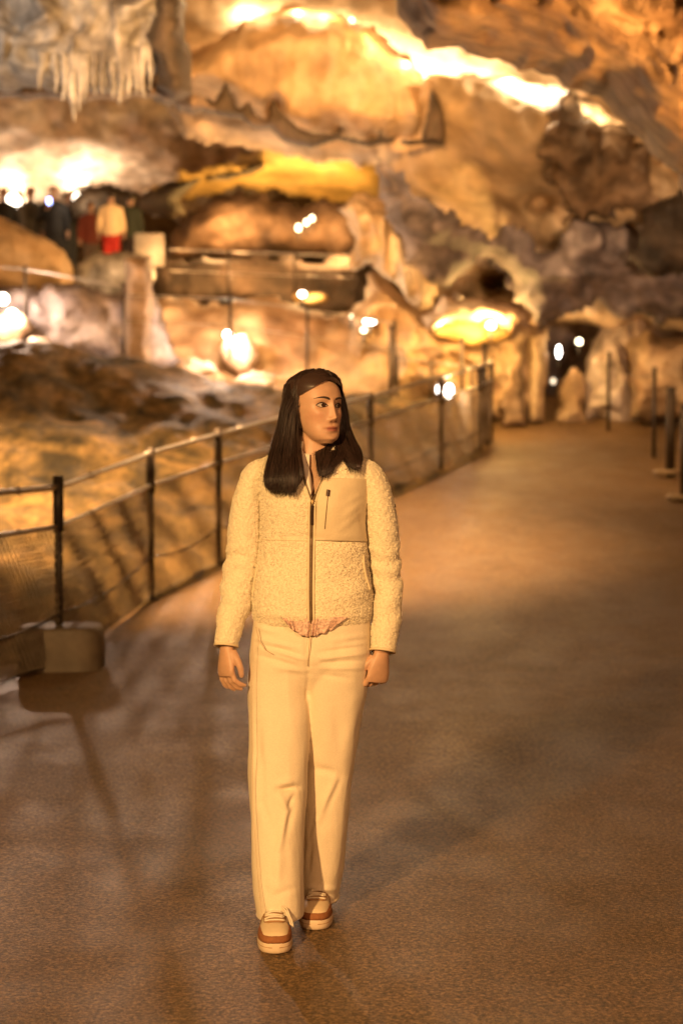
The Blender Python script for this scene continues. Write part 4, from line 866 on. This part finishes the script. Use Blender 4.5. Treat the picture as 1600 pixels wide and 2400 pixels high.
# sleeves
SLL = [(640,1112,.0,30,.050),(622,1110,.0,35,.058),(604,1120,.0,37,.060),(592,1150,.0,38,.059),(581,1190,.004,38,.058),(575,1250,.01,41,.057),(573,1300,.016,43,.056),(563,1350,.008,42,.054),(555,1400,-.008,38,.05),(542,1450,-.028,33,.045),(532,1495,-.048,28.5,.040),(530,1512,-.054,27,.038)]
SLR = [(830,1112,.0,30,.050),(848,1110,.0,35,.058),(865,1120,.0,36,.060),(879,1152,.0,36,.059),(889,1200,.004,37,.058),(897,1260,.01,39,.057),(901,1312,.016,38,.056),(905,1360,.012,37,.054),(908,1405,.0,35,.05),(905,1455,-.012,34,.045),(900,1500,-.028,31,.041),(897,1524,-.036,29,.039)]
def sleeve(tab, side):
    ns, na_ = 190, 190; T = catm(tab, ns); R = []; a = np.linspace(0, 2*PI, na_, endpoint=False)
    cen = np.array([Wp(t[0], t[1], t[2]) for t in T]); tg = np.gradient(cen, axis=0); tg /= np.linalg.norm(tg, axis=1, keepdims=True)
    ax = np.cross(tg, np.array([0, 1.0, 0])); ax /= np.linalg.norm(ax, axis=1, keepdims=True); ay = np.cross(ax, tg)
    for i in range(ns):
        t = i / (ns - 1); hw = T[i][3] * SP; hd = T[i][4]
        rg = cen[i] + hw * np.cos(a)[:, None] * ax[i] + hd * np.sin(a)[:, None] * ay[i] * 1.0
        fold = .0035 * np.sin(T[i][1] / 7.5 + 1.2 * np.sin(a * 2 + side)) * np.exp(-((T[i][1] - 1330) / 62) ** 2) + .003 * np.sin(T[i][1] / 11 + 2 * np.sin(a + side)) * np.exp(-((T[i][1] - 1420) / 60) ** 2) + fbm(rg, 8, 2, 15) * .005
        fold = fold + .0016 * vnoise(rg / .0075, 3) + .0006 * vnoise(rg / .0036, 4)
        n = (rg - cen[i]); n /= np.linalg.norm(n, axis=1, keepdims=True); R.append(rg + n * fold[:, None])
    V, Fc = loft(R); V = np.array(V); 
    jk.add(V, Fc[:-1])
    return cen, tg, ax, ay, T, np.array(R)
sl = [sleeve(SLL, -1), sleeve(SLR, 1)]
# pile: small curled tufts standing off the fleece
def tufts(getp, cnt, seed):
    r_ = np.random.default_rng(seed); P0, N0 = getp(r_, cnt)
    ax = r_.normal(size=(cnt, 3)); ax -= N0 * (ax * N0).sum(1, keepdims=True); ax /= np.linalg.norm(ax, axis=1, keepdims=True)
    L_ = r_.uniform(.0020, .0038, cnt)[:, None]; w_ = r_.uniform(.0012, .0022, cnt)[:, None]; b_ = np.cross(N0, ax)
    a0 = P0 - b_ * w_ - N0 * .001; a1 = P0 + b_ * w_ - N0 * .001; m0 = P0 + N0 * L_ * .45 + ax * L_ * .30 - b_ * w_ * .9; m1 = m0 + b_ * w_ * 1.8; t_ = P0 + N0 * L_ * .42 + ax * L_ * .85
    V_ = np.stack([a0, a1, m1, m0, t_], 1).reshape(-1, 3); F_ = []
    for k in range(cnt): F_ += [(5*k, 5*k+1, 5*k+2, 5*k+3), (5*k+3, 5*k+2, 5*k+4)]
    jk.add(V_, F_)
def torp(r_, cnt):
    th = r_.uniform(-PI, 0.25, cnt * 2); py = r_.uniform(1045, 1459, cnt * 2); b0 = tor_base(th, py); px = 800 + b0[:, 0] * F / b0[:, 1]
    ok = ~((py < 1178) & (px > np.interp(py, [1036, 1172], [686, 727])) & (px < np.interp(py, [1036, 1110, 1172], [800, 762, 737])) & (np.sin(th) < 0)) & ~((px > 738) & (px < 862) & (py > 1112) & (py < 1266) & (np.sin(th) < 0)) & ~((np.abs(px - 730) < 10) & (np.sin(th) < 0))
    th, py = th[ok][:cnt], py[ok][:cnt]; th = np.resize(th, cnt); py = np.resize(py, cnt)
    return tor_pt(th, py), np.stack([np.cos(th), np.sin(th), 0 * th], -1)
tufts(torp, 17000, 5)
for q_, (cen, tg, ax_, ay_, T, RR) in enumerate(sl):
    def slp(r_, cnt):
        i = r_.integers(12, 188, cnt); j = r_.integers(0, 190, cnt); p = RR[i, j] * 1.0; f = r_.uniform(0, 1, (cnt, 1)); p = p * (1 - f) + RR[i + 1, (j + 1) % 190] * f; n = p - cen[i]; n /= np.linalg.norm(n, axis=1, keepdims=True); return p, n
    tufts(slp, 9000, 8 + q_)
sl = [q[:5] for q in sl]
jo = jk.build('jacket', FLE, root)
for (cen, tg, ax, ay, T) in sl:      # cuff binding: a rolled rim
    a = np.linspace(0, 2*PI, 40, endpoint=False); c = cen[-1]; hw = T[-1][3] * SP * .98; hd = T[-1][4] * .98; m_ = MB()
    ring = [tuple(c + hw * math.cos(t) * ax[-1] + hd * math.sin(t) * ay[-1] + tg[-1] * .002) for t in np.linspace(0, 2*PI, 41)]
    m_.tube(ring, .0042, 8); m_.build('cuff', TRIM, jo)
oc = co2.build('collar', FLE, jo); solid(oc, .006)
# chest patch, zips, pocket welts on the jacket surface
def th_for(px, py):
    ts = np.linspace(-PI + .05, -.05, 500); p = tor_base(ts, np.full(500, float(py))); xx = 800 + p[:, 0] * F / p[:, 1]; return float(np.interp(px, xx, ts))
def surf_patch(cols, rows, off, fz=0.0, th=.003):
    V = []
    for v in np.linspace(0, 1, rows):
        l = cols(v); ts = np.linspace(th_for(l[0], l[2]), th_for(l[1], l[3]), 46); pys = np.linspace(l[2], l[3], 46)
        V.append(tor_pt(ts, pys, off, fz))
    V = np.array(V); return V.reshape(-1, 3), grid_faces(46, rows)
def pc(v):
    xl = np.interp(v, [0, .35, 1], [752, 742, 738]); xr = np.interp(v, [0, .45, .75, 1], [866, 853, 852, 857]); yl = 1117 + v * 144; yr = 1122 + v * 146; return (xl, xr, yl, yr)
m_ = MB(); m_.add(*surf_patch(pc, 40, .0035)); po = m_.build('chest_pocket', WOV, jo); solid(po, .003)
def line_tube(pts, r, off, mat, name, par, n=6, flat=None):
    q = catm(pts, 60); P3 = [tor_pt(np.array(th_for(a, b)), np.array(float(b)), off, 0.0) for a, b in q]; m_ = MB(); m_.tube([tuple(p) for p in P3], r, n); return m_.build(name, mat, par)
ZL = [(731,1172),(730,1230),(729,1300),(728,1380),(729,1454)]
def strip(pts, hw, off, mat, name, par):
    q = catm(pts, 60); V = []
    for a, b in q:
        for k in (-1, -.33, .33, 1): V.append(tor_pt(np.array(th_for(a + k * hw, b)), np.array(float(b)), off, 0.0))
    m_ = MB(); m_.add(V, grid_faces(4, 60)); return solid(m_.build(name, mat, par), .0025)
strip(ZL, 3.0, .0042, ZIPM, 'zipper', jo)
for dx in (-6.2, 6.2): strip([(a + dx, b) for a, b in ZL], 2.4, .0042, TRIM, 'placket', jo)
line_tube([(706,1092),(716,1125),(730,1168)], .0026, .006, ZIPM, 'zipper_edge', jo); line_tube([(757,1112),(746,1140),(733,1168)], .0024, .006, ZIPM, 'zipper_edge', jo)
line_tube([(765,1100),(752,1130),(740,1170)], .0034, .004, TRIM, 'placket', jo)
line_tube([(768,1150),(764,1190),(760,1234)], .0013, .0058, ZIPM, 'pocket_zipper', po)
BRZ = plain('dark_pull', (.05,.025,.015), .4, .3)
line_tube([(732,1180),(731,1200),(731,1224)], .0042, .010, BRZ, 'zip_pull', jo); line_tube([(768,1144),(767,1149),(766,1158)], .0052, .009, BRZ, 'zip_pull', po)
line_tube([(732,1168),(732,1176)], .0048, .010, plain('brass', (.6,.42,.2), .3, .9), 'slider', jo)
line_tube([(848,1298),(853,1330),(863,1378)], .0040, .003, TRIM, 'pocket_welt', jo); line_tube([(606,1320),(599,1360),(594,1395)], .0036, .002, TRIM, 'pocket_welt', jo)
line_tube([(613,1262),(670,1261),(724,1262)], .0018, .0, WOV, 'seam', jo)
# small embroidered mark on the sleeve
c = Wp(925, 1185, -.01); m_ = MB(); m_.box((c[0], c[1], c[2]), (.003, .012, .010), .2, .001); m_.box((c[0] + .001, c[1], c[2] - .014), (.003, .010, .005), .2, .001); m_.build('sleeve_badge', BRZ, jo)
# ---- shirt inside the collar, blouse hem
SHM = plain('shirt_cotton', (.80,.70,.58), .7, 0, .04, 60, .2, 90)
sh = MB(); V = []
na_ = 90; rowsh = 30
for v in np.linspace(0, 1, rowsh):
    py = 1200 - 138 * v; a = np.linspace(-PI/2, 1.5*PI, na_)
    hw = np.interp(py, [1035,1045,1070,1100,1200], [43,46,58,80,95]) * SP; hd = np.interp(py, [1035,1045,1070,1100,1200], [.054,.057,.070,.088,.098])
    gap = np.interp(py, [1035,1060,1120,1165,1200], [.42,.36,.20,.10,.0]); a = -PI/2 + gap*1.1 + (2*PI - gap*1.6) * np.linspace(0, 1, na_) ; c = Wp(736, py, .0)
    V.append(np.stack([c[0] + hw * np.cos(a), c[1] + hd * np.sin(a) + .002 * np.sin(a * 9), np.full(na_, c[2])], -1))
sh.add(np.array(V).reshape(-1, 3), grid_faces(na_, rowsh)); so = solid(sh.build('shirt', SHM, root), .0015)
def flap(pts_in, pts_out, name):        # folded collar leaf
    a = catm([Wp(*p) for p in pts_in], 24); b = catm([Wp(*p) for p in pts_out], 24); V = []
    for k in range(8):
        t = k / 7; q = a + (b - a) * t; q[:, 1] -= .006 * math.sin(PI * t); V.append(q)
    m_ = MB(); m_.add(np.array(V).reshape(-1, 3), grid_faces(24, 8)); return solid(m_.build(name, SHM, so), .002)
flap([(697,1045,-.045),(708,1055,-.062),(717,1080,-.082),(727,1110,-.098),(730,1150,-.112)], [(694,1062,-.070),(704,1080,-.088),(711,1102,-.102),(716,1125,-.114),(728,1160,-.122)], 'shirt_collar')
flap([(797,1066,-.03),(792,1075,-.045),(785,1090,-.070),(772,1108,-.085)], [(814,1072,-.05),(808,1088,-.078),(798,1102,-.094),(782,1114,-.108)], 'shirt_collar')
RUF = plain('pink_blouse', (.64,.42,.33), .5, 0, .5, 150, .8, 140)
rf = MB(); V = []
for v in np.linspace(0, 1, 14):
    row = []
    for u in np.linspace(0, 1, 90):
        px = 658 + 158 * u - (u - .4) * 40 * v; top = 1446; dep = np.interp(u, [0, .12, .3, .5, .85, 1], [20, 32, 46, 46, 32, 16]); py = top + dep * v
        row.append(Wp(px, py, -.112 - .004 * v - (.003 + .003 * math.sin(u * 17)) * math.sin(u * 62 + 5 * math.sin(u * 11) + 2 * v) * (.3 + v)) + np.array([0, 0, .002 * math.sin(u * 40 + 1.3) * v]))
    V.append(row)
rf.add(np.array(V).reshape(-1, 3), grid_faces(90, 14)); solid(rf.build('blouse_hem', RUF, root), .002)

# ---- trousers
DEN = plain('cream_denim', (.84,.72,.53), .85, 0, .06, 260, .6, 500, sheen=.1)
def lring(px, py, dy, hwpx, hd, n=72, ex=2.3):
    Yv = YB + dy; c = P(px, py, Yv); a = np.linspace(0, 2*PI, n, endpoint=False); cc, ss = np.cos(a), np.sin(a)
    return np.stack([c[0] + hwpx / F * Yv * np.sign(cc) * np.abs(cc) ** (2/ex), c[1] + hd * np.sign(ss) * np.abs(ss) ** (2/ex), np.full(n, c[2])], -1)
tr = MB()
LA = [(664,1500,0,72,.098),(657,1560,0,73,.098),(654,1620,-.01,73,.095),(653,1700,-.03,71.5,.09),(652,1780,-.05,69.5,.085),(650,1860,-.07,67,.083),(650,1940,-.092,62,.085),(651,2020,-.105,60,.090),(653,2090,-.118,57,.090),(656,2143,-.122,54,.088)]
RA = [(792,1500,0,74,.098),(790,1560,0,76,.098),(786,1620,.01,74,.095),(778,1700,.03,68,.09),(772,1780,.05,63,.085),(766,1860,.06,58,.083),(763,1940,.07,52,.085),(759,2020,.095,50,.090),(754,2065,.11,47,.090),(749,2103,.12,44,.088)]
HP = [(731,1425,0,134,.100),(730,1460,0,137,.104),(728,1500,0,141,.108),(727,1535,0,143,.108),(727,1562,0,138,.098),(725,1585,0,112,.085),(722,1615,0,60,.06),(721,1640,0,20,.04)]
for T in (LA, RA, HP): tr.add(*loft([lring(*r) for r in T], 6))
to = tr.build('trousers', DEN, root); remesh(to, .0045, 6)
me = to.data; n = len(me.vertices); co = np.empty(n*3); me.vertices.foreach_get('co', co); co = co.reshape(-1,3); no = np.empty(n*3); me.vertices.foreach_get('normal', no); no = no.reshape(-1,3)
pxv = 800 + co[:,0] * F / co[:,1]; pyv = 1200 - F * ((co[:,2]-CH)*math.cos(TH) + co[:,1]*math.sin(TH)) / (co[:,1]*math.cos(TH) - (co[:,2]-CH)*math.sin(TH))
def pf(segs):
    o = 0
    for x0, y0, x1, y1, w, am in segs:
        ax, ay = x1-x0, y1-y0; t = np.clip(((pxv-x0)*ax + (pyv-y0)*ay)/(ax*ax+ay*ay), 0, 1); d2 = (pxv-x0-t*ax)**2 + (pyv-y0-t*ay)**2; o = o + am*np.exp(-d2/(w*w))*(.3+.7*np.sin(PI*np.clip(t,.03,.97)))
    return o
FO = [(650,1852,698,1846,7,-.012),(648,1838,690,1832,9,.006),(655,1868,672,1900,9,.007),(690,1862,672,1900,6,-.006),(672,1900,652,1990,8,.010),(652,1990,650,2070,10,.006),(690,1880,664,1960,9,-.006),
 (600,1700,612,1880,12,-.006),(612,1880,640,1960,9,-.004),(604,1780,598,1900,8,.005),(590,1660,592,2050,4,.003),
 (595,1496,700,1520,5,.005),(600,1508,712,1538,4,-.005),(630,1520,716,1548,4,.005),(600,1535,690,1560,5,-.004),(640,1565,716,1575,6,.003),(745,1530,850,1516,4,-.005),(750,1543,855,1532,4,.006),(752,1554,850,1548,4,-.005),(750,1566,846,1566,5,.004),(755,1582,820,1590,6,-.003),(780,1500,860,1490,6,.004),(600,1470,650,1485,5,.003),(716,1490,722,1580,6,-.005),(722,1580,720,1640,5,-.006),
 (730,1800,790,1812,10,-.006),(785,1830,745,1920,9,.009),(800,1820,760,1900,8,-.005),(745,1920,722,2000,7,.005),(735,1930,722,2040,6,-.005),(780,1650,800,1760,14,-.004),(830,1640,800,1800,14,.004),
 (720,2080,790,2085,7,.006),(722,2098,782,2100,5,-.004),(620,2060,690,2110,14,.004),(690,2080,640,2100,8,-.004),(610,2050,622,2130,6,.003)]
front = np.clip(-no[:,1]*1.5, 0, 1); dsp = pf(FO) * front * 1.15 + fbm(co, 6, 3, 8) * .005 + fbm(co * np.array([1, 1, .22]), 9, 2, 44) * .006 + fbm(co * np.array([1, 1, .35]), 16, 3, 18, ridged=True) * .0022 + fbm(co * np.array([.6, 1, 2.2]), 22, 2, 28) * .0016 * np.exp(-((pyv - 1545) / 60) ** 2)
# hem stitch line and flare
co2_ = co + no * dsp[:,None]; me.vertices.foreach_set('co', co2_.reshape(-1)); me.update()
STI = plain('stitch', (.62,.46,.28), .8)
def hemtube(tab, name, up, r, mat, k=1.0):
    T = catm(tab, 60); zt = T[-1]; px, py, dy, hw, hd = [np.interp(tab[-1][1] - up, T[:,1], T[:,j]) for j in range(5)]
    rg = lring(px, py, dy, hw*k, hd*k, 60); m_ = MB(); m_.tube([tuple(p) for p in rg] + [tuple(rg[0])], r, 6); m_.build(name, mat, to)
hemtube(LA, 'hem', 2, .0045, DEN, .985); hemtube(RA, 'hem', 2, .0045, DEN, .985)
for pts in ([(594,1480),(589,1600),(591,1750),(594,1900),(603,2040),(613,2140)],):
    q = catm(pts, 60); m_ = MB(); Ys = np.interp(q[:,1], [1480,1600,1900,2140], [5.22,5.21,5.16,5.08]); m_.tube([V3(a,b,c-.042) for (a,b),c in zip(q,Ys)], .0006, 5); m_.build('side_seam', STI, to)
m_ = MB(); m_.tube([V3(728,1465,5.165), V3(724,1520,5.163), V3(721,1562,5.175)], .0013, 5); m_.build('fly_seam', STI, to)
m_ = MB(); m_.tube([V3(600,1470,5.20), V3(606,1500,5.185), V3(622,1524,5.178), V3(640,1534,5.176)], .0012, 5); m_.build('pocket_seam', STI, to)

# ---- shoes
SOLE = plain('sole_rubber', (.74,.58,.40), .6, 0, .06, 40); LEA = plain('cream_leather', (.78,.62,.40), .5, 0, .05, 30); SUE = plain('brown_suede', (.30,.115,.04), .85, 0, .15, 90, .2, 300); TAN = plain('tan_suede', (.42,.23,.10), .85, 0, .12, 90); LACE = plain('lace', (.82,.72,.55), .8); DRK = plain('shoe_inside', (.08,.05,.03), .9)
ys_ = [0,.004,.014,.03,.06,.09,.13,.18,.23,.262,.278,.282]; wsx = [.010,.022,.034,.0425,.0485,.049,.044,.038,.037,.032,.020,.008]
def shoe(toe, yaw, side):
    Mx = Matrix.Translation(Vector(toe)) @ Matrix.Rotation(yaw, 4, 'Z')
    T = lambda p: tuple(Mx @ Vector(p))
    rt = empty('shoe', toe); setpar(rt, root)
    def outline(z, k=0.0, y0=0.0, y1=.282):
        yy = np.linspace(0, 1, 30); yv = (1 - np.cos(yy * PI)) / 2 * .282; w = np.interp(yv, ys_, wsx) + k
        return [(a, b - (k if b < .02 else 0), z) for a, b in zip(w, yv)] + [(-a, b - (k if b < .02 else 0), z) for a, b in zip(w[::-1], yv[::-1])]
    s = MB(); R = [outline(0, -.003), outline(.004, .0), outline(.012, .0012), outline(.026, .0012), outline(.031, .0), outline(.033, -.004)]
    s.add(*loft([[T(p) for p in r] for r in R])); s.build('sole', SOLE, rt)
    g = MB(); g.tube([T((a * 1.012, b - .0012, .0185)) for a, b, _ in outline(0)], .0012, 5, False); g.build('sole_line', TAN, rt)
    # upper: sections along y
    TY = [.006,.012,.022,.04,.06,.08,.10,.12,.15,.18,.22,.26,.276]; TZ = [.040,.050,.057,.063,.067,.071,.077,.083,.088,.090,.090,.088,.070]
    def up(y, a, k=0.0):          # a 0..pi over the top
        w = np.interp(y, ys_, wsx) - .0025 + k; zt = np.interp(y, TY, TZ) + k; h = zt - .030; c, s_ = math.cos(a), math.sin(a)
        ex = np.interp(y, [0, .06, .12, .2], [2.6, 2.4, 2.2, 2.0]); return (w * math.copysign(abs(c) ** (2/ex), c), y - (k if y < .03 else 0), .030 + h * abs(s_) ** (2/ex))
    def shell(y0, y1, a0, a1, k, ny=24, na=30, a0f=None):
        V = [];
        for j in range(ny):
            y = y0 + (y1 - y0) * j / (ny - 1); b0, b1 = (a0f(y) if a0f else (a0, a1))
            for i in range(na): V.append(T(up(y, b0 + (b1 - b0) * i / (na - 1), k)))
        return V, grid_faces(na, ny)
    u = MB(); V, Fc = shell(.005, .277, 0, PI, 0, 50, 40); Fc.append(tuple(range(40))); u.add(V, Fc); u.build('upper', LEA, rt)
    def fox(y): a = np.interp(y, [.004,.010,.018,.035,.06,.09,.12], [PI/2,.72,.62,.60,.62,.55,.30]); return a
    f = MB()
    V, Fc = shell(.0035, .12, 0, 1, .0016, 30, 14, lambda y: (0, fox(y))); f.add(V, Fc); V, Fc = shell(.0035, .12, 0, 1, .0016, 30, 14, lambda y: (PI, PI - fox(y))); f.add(V, Fc)
    V, Fc = shell(.0030, .0105, .0, PI, .0018, 6, 40); f.add(V, Fc)
    wl = outline(0)[:12]; pts = [T((a, b - .0015, .036)) for a, b, _ in (wl[::-1])] + [T((-a, b - .0015, .036)) for a, b, _ in wl]
    fr_ = [];
    for zz in (.031, .038, .045, .050):
        fr_.append([T((x_ * (1 - (zz - .031) * 3.0), y_ - .0015 + max(0, zz - .04) * .6, zz)) for x_, y_ in [(a, b) for a, b, _ in wl[::-1]] + [(-a, b) for a, b, _ in wl]])
    f.add([p for r in fr_ for p in r], grid_faces(24, 4)); solid(f.build('toe_guard', SUE, rt), .0015)
    e = MB(); V, Fc = shell(.072, .155, 0, 1, .0028, 20, 24, lambda y: (np.interp(y, [.072,.085,.155], [1.25,.95,.75]), PI - np.interp(y, [.072,.085,.155], [1.25,.95,.75]))); e.add(V, Fc); solid(e.build('eyestay', TAN, rt), .0015)
    e = MB(); V, Fc = shell(.14, .245, 0, 1, .0018, 20, 12, lambda y: (.0, .85)); e.add(V, Fc); V, Fc = shell(.14, .245, 0, 1, .0018, 20, 12, lambda y: (PI, PI - .85)); e.add(V, Fc); solid(e.build('side_panel', TAN, rt), .0015)
    l = MB()
    for j, y in enumerate((.084, .097, .110, .123, .136)):
        l.tube([T((lambda q: (q[0], q[1], q[2] + .002))(up(y + .006 * math.sin(i / 8 * PI * 1 + (j % 2)) * (1 if j % 2 else -1), 1.02 + (PI - 2.04) * i / 8, .0045))) for i in range(9)], .0026, 6)
    for j, y in enumerate((.090, .103, .116, .130)):
        l.tube([T((lambda q: (q[0], q[1], q[2] + .003))(up(y + (.008 if j % 2 else -.004) * (i / 6 - .5), 1.15 + (PI - 2.3) * i / 6, .0055))) for i in range(7)], .0024, 6)
    if side < 0:
        l.tube([T(p) for p in ((.018,.135,.106),(.036,.118,.098),(.048,.095,.072),(.053,.083,.054),(.046,.088,.060),(.034,.112,.092),(.02,.13,.104))], .0022, 6)
    l.build('lace', LACE, rt)
    return rt
def gpt(px, py): 
    # point on the flat floor under the pixel
    b = -(py - 1200.0) / F; dy = math.cos(TH) + b * math.sin(TH); dz = -math.sin(TH) + b * math.cos(TH); k = -CH / dz; return (float((px - 800) / F * k), float(dy * k), 0.003)
shoe(gpt(646, 2240), math.radians(4), -1)
shoe(gpt(736, 2184), math.radians(-3), 1)
